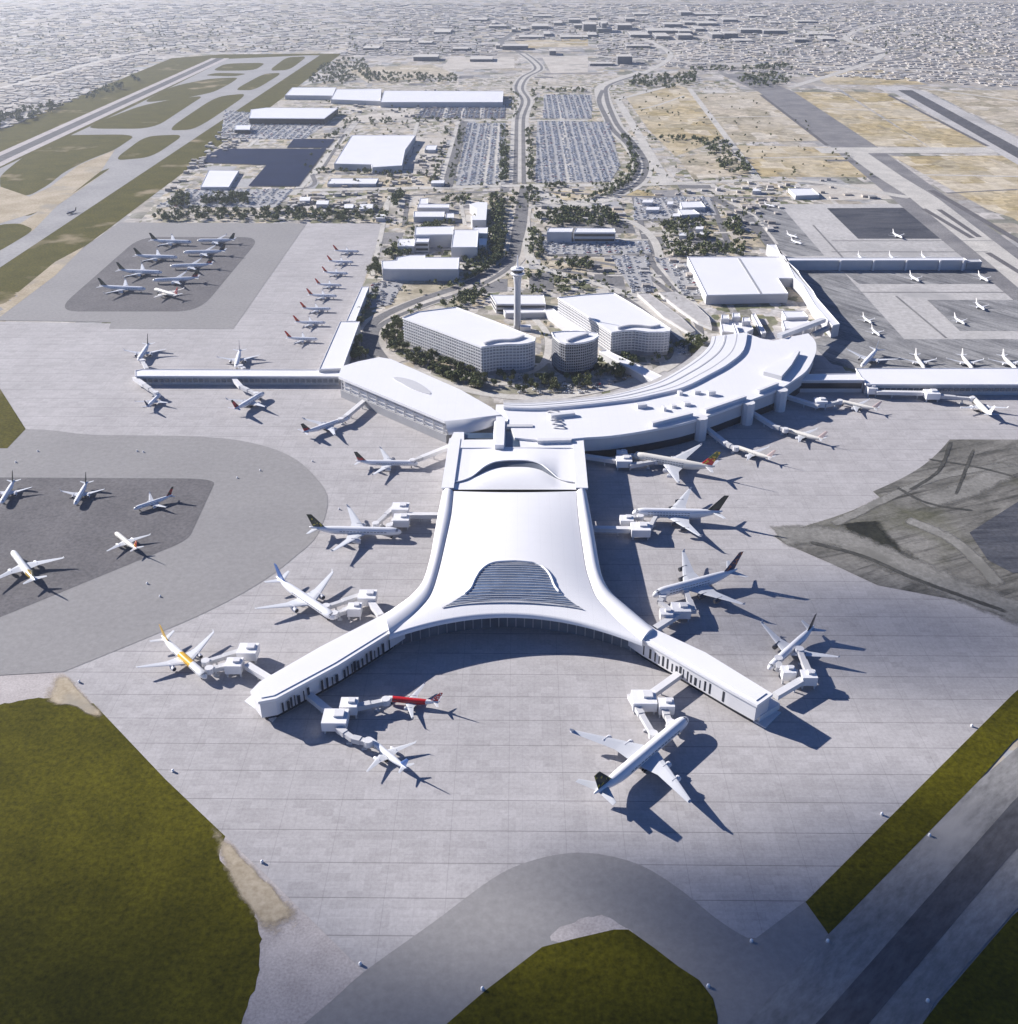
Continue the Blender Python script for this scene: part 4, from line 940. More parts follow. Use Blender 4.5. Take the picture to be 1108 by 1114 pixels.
# ---------------------------------------------------------------- the town far behind: wide blocks with shaded fronts
FAR = [(492.6, 509.5, 52.6, 55.6), (450, 476.7, 61.5, 66), (511.5, 536, 64, 67), (540, 544, 49, 53), (547, 575, 49.6, 54), (598, 605, 55, 60), (557, 561.5, 31.5, 35), (567, 573, 31, 34), (579, 597, 28, 32), (603, 612, 24.5, 27.5),
       (619, 632, 21, 25), (641, 650, 19, 21.5), (625, 634, 27, 31), (635, 649, 26, 34), (655, 660, 25, 35), (532, 551, 28, 31), (535, 539, 25, 27.5), (472, 490, 34.5, 37), (592, 599, 36.5, 39.5), (640, 650, 37.5, 40),
       (652, 662, 24, 28), (650, 666, 31, 35.5), (672, 688, 27, 32.5), (681, 691, 20, 24), (681.7, 707.5, 49.6, 52.6), (672, 688, 61, 70), (642, 667, 69, 71.5), (741, 753, 13, 17), (755, 783, 15, 17), (760, 781, 25, 28), (745, 755, 24, 27),
       (771, 777, 20, 22.5), (723, 743, 26, 30), (705, 739, 33, 37), (739, 753, 33.5, 38), (738, 754, 38, 43), (714, 729, 39, 43), (686, 707, 37.5, 41), (757, 767, 31, 34), (775, 786, 37, 42), (788, 803, 36, 42), (806, 828, 32, 36),
       (777, 783, 32, 34), (831, 857, 33, 37), (787, 803, 21, 24), (838, 848, 24.5, 26), (895, 910, 42, 45), (865, 880, 42.5, 46), (880, 905, 37, 39), (800, 820, 44, 46), (610, 640, 40.5, 42), (565, 590, 40, 42), (420, 445, 44, 46), (455, 470, 46, 48.5), (395, 412, 52, 54.5), (510, 530, 21, 23), (580, 600, 17, 19), (690, 705, 15, 17), (815, 835, 17, 19), (868, 890, 23, 25)]
rngf = random.Random(11)
for i, (x0, x1, yt, yb) in enumerate(FAR):
    A, B = W(x0, yb), W(x1, yb); s, vs = vscale(yb); h = max(7, (yb-yt)/vs*.9); dep = rngf.uniform(45, 90)*(1 if yb > 45 else 1.6)
    o = (A+B)/2; big = (x1-x0) > 13
    lab = ('long low pale roofed block with a shaded front in the far town' if big else 'compact pale roofed block with a shaded front in the far town')
    t = thing('town_block', lab, 'town block', o, group='long blocks of the far town' if big else 'compact blocks of the far town')
    poly = [(A.x, A.y), (B.x, B.y), (B.x, B.y+dep), (A.x, A.y+dep)]
    b = MB(); b.prism(poly, 0, h-1); b.build('wall', M['shadedwall'] if 'shadedwall' in M else M.setdefault('shadedwall', m_plain('shaded_town_wall', (.16, .16, .17), .8, .2, var=.25, scale=.05)), t, o)  # dark grey carries the shade of the fronts in the wall colour
    b = MB(); b.prism(outset(poly, .3), h-1, h, bottom=True); b.build('roof', M['beigeroof'] if 'beigeroof' in M else M.setdefault('beigeroof', m_plain('town_roof', (.55, .52, .47), .8, .2, var=.15, scale=.02)), t, o)
# courtyard house rows: everything too small and too many to single out
mt, nt = new_mat('town_house'); tt = NT(nt)
ri = tt.n('ShaderNodeNewGeometry').outputs['Random Per Island']
cc = tt.ramp(ri, [(0, (.43, .40, .36)), (.18, (.37, .34, .31)), (.34, (.47, .45, .42)), (.5, (.34, .31, .28)), (.62, (.41, .37, .33)), (.76, (.45, .43, .41)), (.9, (.30, .295, .29))], 'CONSTANT')
tt.out(cc, .85, .2); M['house'] = mt
def houses(name, regions, n, seed, avoid=(), sz=(9, 20), hr=(4, 9), label=None):
    r = random.Random(seed); b = MB()
    for reg, k in regions:
        xs = [p[0] for p in reg]; ys = [p[1] for p in reg]; c = 0; tries = 0
        while c < k and tries < k*6:
            tries += 1; x, y = r.uniform(min(xs), max(xs)), r.uniform(min(ys), max(ys))
            if not inside((x, y), reg) or any(inside((x, y), q) for q in avoid): continue
            p = W(x, y)
            if (int(p.x//8), int(p.y//8)) in ROADCELLS: continue
            if name == 'far_town' and x < 420 and r.random() < .5*(1-y/150): c += 1; continue
            f = 1+max(0, (60-y)/60)*.8; w_, d_ = r.uniform(*sz)*f, r.uniform(*sz)*f; rot = (0 if r.random() < .8 else r.uniform(-.5, .5))+.04*math.sin(p.x*.002)
            b.box((p.x, p.y, 0), (w_, d_, r.uniform(*hr)*(1+.4*(f-1))), rot); c += 1
    # welded so that every house is one island
    ob = b.build(name, M['house'], recalc=False)
    import bmesh
    bm = bmesh.new(); bm.from_mesh(ob.data); bmesh.ops.remove_doubles(bm, verts=bm.verts, dist=.001); bm.to_mesh(ob.data); bm.free()
    tag(ob, label, 'town', kind='stuff')
AV = [[(-10, 150), (187, 58), (380, 54), (330, 80), (118, 249), (-10, 340)], [(538, 44), (650, 44), (650, 72), (538, 72)]]
houses('far_town', [([(0, 4), (1108, 4), (1108, 20), (0, 20)], 2200), ([(0, 20), (1108, 20), (1108, 45), (0, 45)], 2600), ([(0, 45), (480, 45), (380, 60), (0, 140)], 1500), ([(720, 45), (1108, 45), (1108, 95), (860, 80), (700, 72)], 1500), ([(380, 45), (720, 45), (700, 75), (560, 60), (380, 60)], 700)], 0, 5, AV, (10, 24), (1.0, 3), 'hazy spread of small pale houses reaching to the horizon')
houses('works_sheds', [([(330, 205), (480, 205), (440, 232), (300, 232)], 60), ([(690, 214), (860, 200), (840, 262), (720, 268)], 50), ([(240, 142), (300, 142), (230, 175), (195, 200), (160, 235)], 70), ([(480, 205), (690, 206), (690, 240), (540, 246)], 20), ([(372, 98), (560, 98), (560, 128), (372, 130)], 40), ([(640, 290), (700, 330), (760, 330), (740, 270), (690, 270)], 40), ([(800, 195), (960, 196), (1000, 215), (820, 218)], 15), ([(440, 185), (490, 150), (480, 200), (360, 205)], 50)], 0, 6, [], (5, 13), (2, 5), 'scatter of small sheds and containers between the lots')
# ---------------------------------------------------------------- aircraft
APZ = .36
def m_paint(name, col, rough=.28): return m_plain(name, col, rough, .5, var=.03, scale=.1)
M['fwhite'] = m_paint('white_fuselage_paint', (.80, .80, .81)); M['wing'] = m_paint('light_grey_wing_paint', (.60, .61, .63), .35)
M['nacelle'] = m_paint('white_nacelle', (.66, .66, .68)); M['nacelled'] = m_paint('dark_nacelle', (.06, .065, .08))
M['cabwin'] = m_plain('cabin_windows', (.10, .11, .13), .2, .5, var=.1)
M['tyre'] = m_plain('tyre', (.03, .03, .03), .8, .2); M['intake'] = m_plain('engine_intake', (.05, .05, .055), .5, .3)
M['gtail'] = m_paint('dark_green_tail', (.022, .035, .026)); M['navy'] = m_paint('navy_tail', (.018, .03, .085)); M['bluet'] = m_paint('blue_tail', (.05, .13, .36))
M['black'] = m_paint('black_tail', (.025, .025, .028)); M['yellowt'] = m_paint('yellow_tail', (.62, .38, .06)); M['whitet'] = m_paint('white_tail', (.72, .70, .69)); M['palet'] = m_paint('pale_pink_tail', (.66, .52, .48))
M['cream'] = m_paint('cream_fuselage_paint', (.78, .74, .66))
def m_two(name, ca, cb, thr, axis=2, scale=.25, amt=.15, cc=None):
    m, nt = new_mat(name); t = NT(nt); p = t.obj(); sep = t.n('ShaderNodeSeparateXYZ', Vector=p)
    v = t.math('ADD', sep.outputs[axis], t.math('MULTIPLY', t.math('SUBTRACT', t.noise(p, scale, 2), .5), amt*20))
    c = t.mix(t.math('GREATER_THAN', v, thr), c4(ca), c4(cb))
    if cc: c = t.mix(t.math('GREATER_THAN', t.noise(p, scale*1.4, 1), .57), c, c4(cc))
    t.out(c, .3, .5); return m
M['redtail'] = m_two('dark_tail_with_red', (.42, .02, .025), (.03, .035, .03), 11, cc=(.03, .04, .03))
M['redtail2'] = m_two('red_tail_white_mark', (.5, .02, .02), (.46, .02, .02), 11, scale=.5, cc=(.75, .72, .7))
M['redyel'] = m_two('tail_red_gold_green', (.55, .02, .02), (.10, .13, .03), 17, cc=(.7, .45, .05))
M['redfull'] = m_two('orange_red_tail', (.58, .06, .02), (.50, .03, .02), 9, cc=(.10, .04, .02), scale=.12)
M['orange'] = m_two('navy_tail_with_orange', (.018, .03, .085), (.02, .03, .09), 11, cc=(.45, .14, .05))
M['goldgreen'] = m_two('dark_tail_with_gold', (.02, .03, .02), (.02, .03, .02), 11, cc=(.42, .36, .03))
def m_bandx(name, base, band, x0, x1, nose=None):
    """paint that changes along the hull"""
    m, nt = new_mat(name); t = NT(nt); p = t.obj(); sep = t.n('ShaderNodeSeparateXYZ', Vector=p)
    x = t.math('ADD', sep.outputs[0], t.math('MULTIPLY', t.math('SUBTRACT', t.noise(p, .35, 2), .5), 3.0))
    f = t.math('MULTIPLY', t.math('GREATER_THAN', x, x0), t.math('LESS_THAN', x, x1))
    t.out(t.mix(f, c4(base), c4(band)), .3, .5); return m
M['redhull'] = m_bandx('red_hull', (.80, .79, .78), (.52, .015, .02), -9.5, 13.2)
M['yelhull'] = m_bandx('white_hull_yellow_patch', (.80, .79, .76), (.75, .42, .03), -4, 13)
M['goldnose'] = m_bandx('white_hull_gold_rear', (.80, .79, .76), (.45, .30, .05), -24, -13)

SPECS = {  # length, span, hull width, hull height ratio, engines a side, fin height, gear clearance
 'narrow': (37.6, 35.8, 3.95, 1.03, 1, 7.6, 1.7), 'wide': (66.0, 63.5, 5.9, 1.0, 1, 10.4, 2.4), 'quad': (70.0, 66.0, 6.0, 1.0, 2, 10.4, 2.5), 'jumbo': (72.7, 79.8, 7.1, 1.18, 2, 14.4, 2.9)}
def ring_pts(x, zc_, ry, rz, n=20): return [Vector((x, ry*math.cos(2*math.pi*k/n), zc_+rz*math.sin(2*math.pi*k/n))) for k in range(n)]
def foil(le, chord, th, up=Vector((0, 0, 1)), n=5):
    """closed section; leading edge at le, chord running aft (-x)"""
    xs = [0, .08, .3, .62, 1.0]; ys = [0, .65, 1, .62, .04]
    a = [le+Vector((-chord*x, 0, 0))+up*(th*chord*.5*y) for x, y in zip(xs, ys)]
    b = [le+Vector((-chord*x, 0, 0))-up*(th*chord*.42*y) for x, y in zip(xs, ys)]
    return a+list(reversed(b[1:]))
def make_plane(typ):
    L, S_, D, HR, NE, FH, GC = SPECS[typ]; R = D/2; RZ = R*HR; zc = GC+RZ
    t = thing('airliner', 'airliner', 'airliner')
    # hull
    st = []
    for s in (0, .012, .05, .12, .25, .45, .7, 1.0):
        f = math.sqrt(max(0, 1-(1-s)**2.15)); st.append((L/2-s*1.45*D, f, -(1-f)*.22*RZ))
    x1 = -L/2+3.3*D
    st.append((x1, 1, 0))
    for s in (.2, .4, .6, .8, .93, 1.0): f = 1-.87*s**1.5; st.append((x1-(x1+L/2)*s, f, (1-f)*RZ*.82))
    b = MB(); b.loft([ring_pts(x, zc+dz, R*max(.03, f), RZ*max(.03, f)) for x, f, dz in st])
    xa, xb = L/2-1.7*D, x1+.4*D
    for sg in (-1, 1):
        for zz in ([.16] if typ != 'jumbo' else [-.02, .42]):
            y = R*math.sqrt(1-zz*zz)+.02
            n_ = int((xa-xb)/2.4)
            for k in range(n_):
                a0 = xb+(xa-xb)*(k+.12)/n_; a1 = xb+(xa-xb)*(k+.88)/n_
                b.add([(a0, sg*y, zc+RZ*zz-.02*D*2), (a1, sg*y, zc+RZ*zz-.04*D), (a1, sg*(y-.02), zc+RZ*zz+.045*D), (a0, sg*(y-.02), zc+RZ*zz+.045*D)], [(0, 1, 2, 3)], 1)
    hull = b.build('fuselage', [M['fwhite'], M['cabwin']], t, smooth=True)
    # flight deck windows
    b = MB(); sA, sB = .30, .47
    for sg in (-1, 1):
        for k in range(2):
            th0, th1 = (math.radians(88-k*34), math.radians(58-k*34))
            def P(s, th):
                f = math.sqrt(max(0, 1-(1-s)**2.15)); return Vector((L/2-s*1.45*D, sg*R*f*math.cos(th)*1.012, zc-(1-f)*.22*RZ+RZ*f*math.sin(th)*1.012+.02))
            s0, s1 = (.24+k*.05, .40+k*.06)
            b.add([P(s0, th0), P(s0+.02, th1), P(s1+.02, th1), P(s1, th0)], [(0, 1, 2, 3)])
    b.build('flight_deck_window', M['cabwin'], hull)
    # wings
    cr = .185*L if typ != 'jumbo' else .235*L; ct = .035*L; xle = L*.115 if typ != 'narrow' else L*.10; sw = math.radians(31 if typ != 'narrow' else 26)
    hs = S_/2; zr = zc-RZ*.55; dih = math.tan(math.radians(5.5))
    for sg in (-1, 1):
        secs = []
        for yf, ch, th in ((.0, cr*1.12, .13), (.11, cr, .13), (.36, cr*.60, .115), (.97, ct, .10), (1.0, ct*.6, .09)):
            y = hs*yf; le = Vector((xle+R*.4-math.tan(sw)*max(0, y-R*.3)-(ct*.25 if yf == 1 else 0), sg*y, zr+dih*y+(.00035*y*y)))
            secs.append(foil(le, ch, th))
        b = MB(); b.loft(secs); w = b.build('wing', M['wing'], t)
        # upturned tip
        tip = secs[-2][0]; b = MB(); b.loft([foil(tip, ct*.95, .08, Vector((0, 1, 0))), foil(tip+Vector((-ct*.9, sg*.7, .035*hs+ (.9 if typ != 'jumbo' else .4))), ct*.35, .08, Vector((0, 1, 0)))]); b.build('winglet', M['wing'], w)
        for e in range(NE):
            yf = (.34 if NE == 1 else (.32, .58)[e]); y = hs*yf; rn = (.295 if NE == 1 else .235)*D
            xw = xle+R*.4-math.tan(sw)*(y-R*.3); zw = zr+dih*y; ez = zw-rn*1.05; ex = xw+rn*1.5; le_ = rn*3.6
            n2 = 16; c = lambda x, r: [Vector((x, sg*y+r*math.cos(2*math.pi*k/n2), ez+r*math.sin(2*math.pi*k/n2))) for k in range(n2)]
            b = MB(); b.loft([c(ex, rn*.86), c(ex+.12*rn, rn*.95), c(ex-.3*rn, rn*1.04), c(ex-1.6*rn, rn*1.02), c(ex-le_*.82, rn*.74), c(ex-le_, rn*.45)])
            b.loft([c(ex+.125*rn, rn*.94), c(ex+.10*rn, rn*.80)], 0, caps=False); b.ngon(c(ex+.13*rn, rn*.80), 1)
            b.bar((ex-.7*rn, sg*y, ez+rn*.8), (ex-le_*1.05, sg*y, zw-.1), .35, rn*.55)
            b.build('engine', [M['nacelle'], M['intake']], t, smooth=False)
    # tail
    fr_, ft = .135*L, .055*L; xf = -L/2+.175*L; z0 = zc+RZ*.72
    b = MB(); up = Vector((0, 1, 0)); s1 = foil(Vector((xf, 0, z0)), fr_, .10, up); s2 = foil(Vector((xf-FH*.88, 0, z0+FH)), ft, .09, up); s0 = foil(Vector((xf+.05*L, 0, z0+.4)), fr_+.05*L, .03, up)
    b.loft([s1, s2]); b.build('tail_fin', M['gtail'], t)
    for sg in (-1, 1):
        b = MB(); ht = S_*.155
        b.loft([foil(Vector((-L/2+.125*L, sg*R*.1, zc+RZ*.45)), .09*L, .1), foil(Vector((-L/2+.125*L-math.tan(math.radians(33))*ht, sg*ht, zc+RZ*.45+ht*.1)), .035*L, .09)])
        b.build('tailplane', M['wing'], t)
    # landing gear
    for x, y, nw in ((L/2-1.25*D, 0, 1), (-L*.035, R*1.05, 2), (-L*.035, -R*1.05, 2)):
        b = MB(); b.cyl((x, y), .16, .16, .5, zc-RZ*.7, 6)
        rw = .55 if typ == 'narrow' else .68
        for i in range(nw):
            xx = x+(i-(nw-1)/2)*rw*2.2
            for dy in (-.55, .55):
                ringc = lambda yy: [Vector((xx+rw*math.cos(2*math.pi*k/10), y+yy, rw+rw*math.sin(2*math.pi*k/10))) for k in range(10)]
                b.loft([ringc(dy-.2), ringc(dy+.2)], 1)
        b.build('landing_gear', [M['steel'], M['tyre']], t)
    return t
def children_of(o, base): return [c for c in o.children if c.name.split('.')[0] == base]
PROTO = {}
def plane(typ, nose, tail, label, tail_mat='gtail', hull='fwhite', engine='nacelle', group=None, zoff=0, wing=None):
    if typ not in PROTO: PROTO[typ] = make_plane(typ); r = PROTO[typ]
    else: r = copy_tree(PROTO[typ])
    L = SPECS[typ][0]; zz = SPECS[typ][6]+SPECS[typ][2]*.5
    a, c = W(nose[0], nose[1], zz), W(tail[0], tail[1], zz+1)
    d = Vector((a.x-c.x, a.y-c.y, 0)); mid = (a+c)/2
    r.location = (mid.x, mid.y, APZ+zoff); r.rotation_euler = (0, 0, math.atan2(d.y, d.x)); k = max(.6, min(1.25, d.length/L)); r.scale = (k, k, k)
    r['label'] = label; r['category'] = 'airliner'
    if group: r['group'] = group
    elif 'group' in r: del r['group']
    def setm(o, mat, slot=0): o.material_slots[slot].link = 'OBJECT'; o.material_slots[slot].material = mat
    for c_ in r.children:
        n_ = c_.name.split('.')[0]
        if n_ == 'tail_fin': setm(c_, M[tail_mat])
        elif n_ == 'fuselage': setm(c_, M[hull])
        elif n_ == 'engine': setm(c_, M[engine])
        elif n_ == 'wing': setm(c_, M[wing or 'wing'])
    return r
G1 = 'airliners parked on the rounded dark stand'
plane('wide', (208.5, 263), (164, 261), 'dark tailed airliner at the rear left corner of the rounded dark stand', 'gtail', group=G1)
plane('wide', (193, 279.5), (147, 277.5), 'dark tailed airliner second from the rear in the left column of the rounded stand', 'gtail', group=G1)
plane('wide', (176.5, 296), (128.5, 293.5), 'dark tailed airliner third from the rear in the left column of the rounded stand', 'gtail', group=G1)
plane('wide', (158.5, 314), (108.5, 311), 'dark tailed airliner at the front left of the rounded dark stand', 'gtail', group=G1)
plane('wide', (214.5, 261), (256, 260), 'dark tailed airliner at the rear right corner of the rounded dark stand', 'gtail', group=G1)
plane('wide', (199.5, 274), (246, 272.5), 'dark tailed airliner second from the rear in the right column of the rounded stand', 'black', group=G1)
plane('wide', (185, 289), (232, 286.5), 'airliner with red on its dark tail in the right column of the rounded stand', 'redtail', group=G1)
plane('wide', (166, 304.5), (217, 301.5), 'red and dark tailed airliner just behind the cream one on the rounded stand', 'redtail', group=G1)
plane('narrow', (166.5, 315), (196, 323), 'cream airliner turned the other way at the front of the rounded stand', 'redtail2', 'cream', group=G1, wing='cream')
NTH = ['nearest', 'second nearest', 'third nearest', 'fourth nearest', 'fifth nearest', 'sixth nearest', 'second farthest', 'farthest']
for i, (n_, t_) in enumerate((((346, 369), (312, 367)), ((354.5, 351), (321, 350)), ((360.5, 336), (328.5, 335)), ((367, 322), (335.5, 320.5)), ((372, 310.2), (344.5, 308.5)), ((379, 297.3), (352, 295.5)), ((385, 285.2), (357.5, 283.6)), ((391, 273.5), (364, 272.2)))):
    plane('narrow', n_, t_, f'red tailed airliner, {NTH[i]} in the row beside the white spine building', 'redfull', group='row of red tailed airliners')
plane('narrow', (149, 396), (164, 372), 'dark tailed airliner parked behind the outer end of the left pier', 'gtail')
plane('narrow', (257, 400.5), (261.5, 381.5), 'small white airliner nosed in behind the middle of the left pier', 'navy')
plane('narrow', (174.5, 428.5), (159, 443), 'airliner tail out in front of the outer end of the left pier', 'navy')
plane('narrow', (288, 428.3), (254.5, 447.5), 'white airliner with red tail in front of the left pier', 'redtail')
plane('wide', (381, 453), (329, 470), 'airliner with red and dark tail angled beneath the slanted hall', 'redtail')
plane('wide', (455, 503), (387, 501), 'airliner with red and dark tail docked beside the rear bay of the concourse', 'redtail')
plane('wide', (437, 579), (337, 575.5), 'long white airliner with dark green tail and dark lettering left of the concourse', 'goldgreen')
plane('wide', (364.5, 673), (301, 629), 'white airliner with blue tail above the left concourse arm', 'bluet')
plane('wide', (224.4, 736.5), (176, 692), 'white airliner with a yellow patch on its hull beyond the left arm end', 'yellowt', 'yelhull')
plane('narrow', (418, 759.5), (479, 764), 'bright red airliner with white nose below the left concourse arm', 'redtail2', 'redhull')
plane('narrow', (400, 803), (443, 837), 'small white airliner with blue tail below the red one', 'bluet')
plane('quad', (748, 783), (646.5, 868), 'large four engined white airliner with gold and dark tail in front of the right arm', 'goldgreen')
plane('wide', (836.5, 727), (886, 681), 'white airliner with black rear and tail beyond the right arm end', 'black', engine='nacelled')
plane('jumbo', (710.5, 648), (802, 622), 'double deck airliner with navy and orange tail beside the right arm', 'orange', engine='nacelled')
plane('jumbo', (688, 558), (786, 559), 'double deck airliner with dark tail right of the concourse middle', 'redtail', engine='nacelled')
plane('jumbo', (689, 496), (778, 510.5), 'double deck airliner with red gold and green tail under the ring terminal', 'redyel', 'cream')
plane('narrow', (799.5, 486), (841, 499), 'white airliner docked on the long bridge from the first gate tower', 'palet', 'cream')
plane('narrow', (852, 467), (897, 479), 'white airliner docked on the bridge from the middle gate tower', 'palet', 'cream')
plane('narrow', (912, 436.5), (956, 445.5), 'white airliner with pale tail docked near the pier neck', 'palet', 'cream')
plane('narrow', (1057, 432.5), (1079, 453.5), 'white airliner docked in front of the wide right pier', 'whitet', 'cream')
plane('wide', (938, 398), (955, 379), 'white airliner angled behind the neck of the right pier', 'whitet')
for i, (x, y, x2, y2) in enumerate(((1007, 399, 996, 383), (1059, 399, 1047, 384), (1106, 399, 1092, 385))):
    plane('wide', (x, y), (x2, y2), ['white tailed airliner nosed in behind the right pier, nearest its neck', 'white tailed airliner nosed in behind the middle of the right pier', 'white tailed airliner nosed in behind the right pier at the photo edge'][i], 'whitet', 'cream', group='airliners nosed in behind the right pier')
FARP = [(949, 350.5, 939, 342.5, 'rear of the two white airliners beside the end of the strip terminal'), (958, 364, 948.5, 355.5, 'front of the two white airliners beside the end of the strip terminal'), (982.6, 258, 971.5, 252.3, 'white airliner alone on the striped dark stand'), (1000.8, 305, 990, 297.8, 'white airliner on the taxi lane before the middle of the far pier'),
        (1076, 305, 1064.5, 297.8, 'white airliner on the taxi lane near the end of the far pier'), (1050.5, 351.5, 1038.5, 343.3, 'white airliner near the corner of the dark stand at the right edge'), (1072, 336, 1062, 327.8, 'white airliner at the rear edge of the dark stand at the right edge'),
        (939, 281, 934, 275.5, 'white airliner behind the far pier, nearest the strip terminal'), (973.5, 281, 968, 275.5, 'white airliner behind the middle of the far pier'), (1009, 281, 1003, 275.5, 'white airliner behind the far pier, nearest its dark end'), (872, 264, 862, 260, 'white airliner on the stained stand behind the strip terminal'), (844, 224, 832, 220.5, 'white airliner at the back of the stained stand'), (867, 257, 858, 253.5, 'small white airliner just behind the other on the stained stand')]
for x, y, x2, y2, lab in FARP: plane('narrow', (x, y), (x2, y2), lab, 'whitet')
G2 = 'airliners on the dark stand at the left edge'
plane('narrow', (1.5, 547.5), (15.5, 522.5), 'dark tailed airliner at the left edge of the photo on the dark stand', 'gtail', group=G2)
plane('narrow', (81.5, 549), (95, 524), 'dark tailed airliner in the middle of the left dark stand', 'gtail', group=G2)
plane('narrow', (145.5, 553.5), (188, 538), 'airliner with red and dark tail at the right of the left dark stand', 'redtail', group=G2)
plane('narrow', (125.5, 579.5), (149.5, 598), 'small white airliner with red and gold tail on the left dark stand', 'redyel', 'cream', group=G2)
plane('wide', (13, 598.5), (38.5, 631.5), 'large white airliner with gold rear on the left dark stand', 'gtail', 'goldnose', group=G2)
plane('narrow', (74, 231), (81, 228), 'small dark airliner taxiing alone on the far left taxiway', 'black', 'navy', wing='nacelled')

# ---------------------------------------------------------------- passenger boarding bridges
def bridge(label, path, nodes=(), arms=(), z=4.2, w_=4.4, group='boarding bridges'):
    """fixed gangway along path, square node rooms, movable arms that end in a cab at the aircraft door"""
    o = W(*path[0]); t = thing('boarding_bridge', label, 'boarding bridge', o, group=group)
    zz = z+1.5
    P = [W(x, y, zz) for x, y in path]
    for a, c in zip(P, P[1:]):
        b = MB(); d = (c-a).normalized()*1.0
        b.bar((a.x-d.x, a.y-d.y, z), (c.x+d.x, c.y+d.y, z), w_, 3.3, 0); b.build('gangway', M['panel'], t, o)
        n_ = max(1, int((c-a).length/22))
        for k in range(n_):
            q = a.lerp(c, (k+.6)/n_); l = MB(); l.box((q.x, q.y, .1), (.9, .9, z)); l.build('support', M['steel'], t, o)
    for x, y, s in nodes:
        q = W(x, y, zz+1.5); b = MB(); b.box((q.x, q.y, z-.9), (s, s*.9, 6.0)); r = b.build('node_room', M['white'], t, o)
        b = MB(); b.box((q.x+s*.15, q.y+s*.1, z+5.1), (s*.4, s*.4, 1.3)); b.build('roof_unit', M['panel'], r, o)
        for sx in (-.4, .4):
            l = MB(); l.box((q.x+sx*s, q.y-s*.3, .1), (1, 1, z-1)); l.build('support', M['steel'], t, o)
    for ar in arms:
        A = [W(x, y, zz) for x, y in ar]
        for i, (a, c) in enumerate(zip(A, A[1:])):
            b = MB(); m_ = a.lerp(c, .5); b.bar((a.x, a.y, z), (m_.x, m_.y, z), 3.8, 3.2); b.bar((m_.x, m_.y, z+.15), (c.x, c.y, z+.15), 3.1, 2.7); b.build('arm_tunnel', M['palewall'], t, o)
            wv = a.lerp(c, .72); l = MB(); l.box((wv.x, wv.y, .7), (1.0, 1.0, z-.7)); l.box((wv.x, wv.y, .1), (3.2, 1.6, 1.2)); l.build('wheel_bogie', M['steel'], t, o)
        c = A[-1]; b = MB(); b.cyl((c.x, c.y), 2.7, 2.7, z-.3, z+3.5, 10); b.build('cab', M['panel'], t, o)
BR = 'boarding bridge '
bridge(BR+'to the airliner behind the outer end of the left pier', [(157, 402)], arms=[[(160, 402), (155, 393)]])
bridge(BR+'to the airliner behind the middle of the left pier', [(266, 402)], arms=[[(266, 402), (262, 399)]])
bridge(BR+'reaching down from the outer end of the left pier', [(147, 412), (157, 419)], arms=[[(157, 419), (170, 428)]])
bridge(BR+'reaching down from the middle of the left pier', [(254, 412), (262, 421)], arms=[[(262, 421), (279, 429)]])
bridge(BR+'bent in two under the slanted hall', [(401, 433), (377, 453)], arms=[[(377, 453), (371, 457)]])
bridge(BR+'running from the rear bay to the red tailed airliner', [(490, 486), (460, 498)], arms=[[(460, 498), (449, 502)]])
bridge(BR+'with two node rooms left of the concourse', [(477, 561), (444, 561)], [(436, 553, 13), (437, 565, 12)], [[(431, 551), (409, 571)], [(431, 565), (424, 573)]])
bridge(BR+'with two node rooms above the left arm', [(414, 670), (401, 652)], [(400, 649, 12), (386, 662, 9)], [[(391, 649), (355, 661)], [(383, 662), (364, 669)]])
bridge(BR+'with two node rooms at the left arm end', [(296, 741), (270, 725)], [(270, 708, 12), (255, 723, 10)], [[(263, 709), (224, 721)], [(250, 724), (228, 729)]])
bridge(BR+'forked between the red and the small blue tailed airliner', [(330, 752), (362, 778)], [(365, 782, 14), (380, 767, 10)], [[(386, 770), (420, 763)], [(368, 793), (384, 804), (401, 808)]])
bridge(BR+'with long side arm to the four engined airliner', [(741, 733), (706, 758)], [(701, 761, 14), (725, 767, 9)], [[(686, 757), (711, 800)], [(722, 771), (730, 788)]])
bridge(BR+'with long raised arm at the right arm end', [(845, 757), (879, 737)], [(880, 736, 9), (858, 731, 8)], [[(880, 732), (870, 708)], [(868, 733), (848, 729), (847, 718)]])
bridge(BR+'with long raised arm beside the right arm', [(714, 684), (744, 665)], [(741, 663, 12), (725, 668, 8)], [[(755, 666), (746, 643)], [(728, 664), (718, 656), (721, 650)]])
bridge(BR+'to the dark tailed double decker', [(646, 575.5), (690, 576.5)], [(697, 575, 14), (682, 566, 10)], [[(703, 581), (715, 560)], [(686, 564), (697, 563)]])
bridge(BR+'to the double decker under the ring terminal', [(638, 497), (672, 502)], [(679, 501, 13), (677, 494, 9)], [[(685, 507), (714, 502)], [(684, 497), (695, 495)]])
bridge(BR+'from the first gate tower', [(767, 465), (790, 483)], arms=[[(790, 483), (801, 488)]])
bridge(BR+'from the middle gate tower', [(818, 449), (842, 464)], arms=[[(842, 464), (855, 468)]])
bridge(BR+'from the gate tower nearest the pier neck', [(854, 431), (890, 442)], [(893, 437, 11)], [[(898, 441), (914, 437)]])
bridge(BR+'in front of the wide right pier', [(955, 427), (1010, 428)], [(1014, 428, 13), (949, 423, 9)], [[(1022, 431), (1058, 434)]])
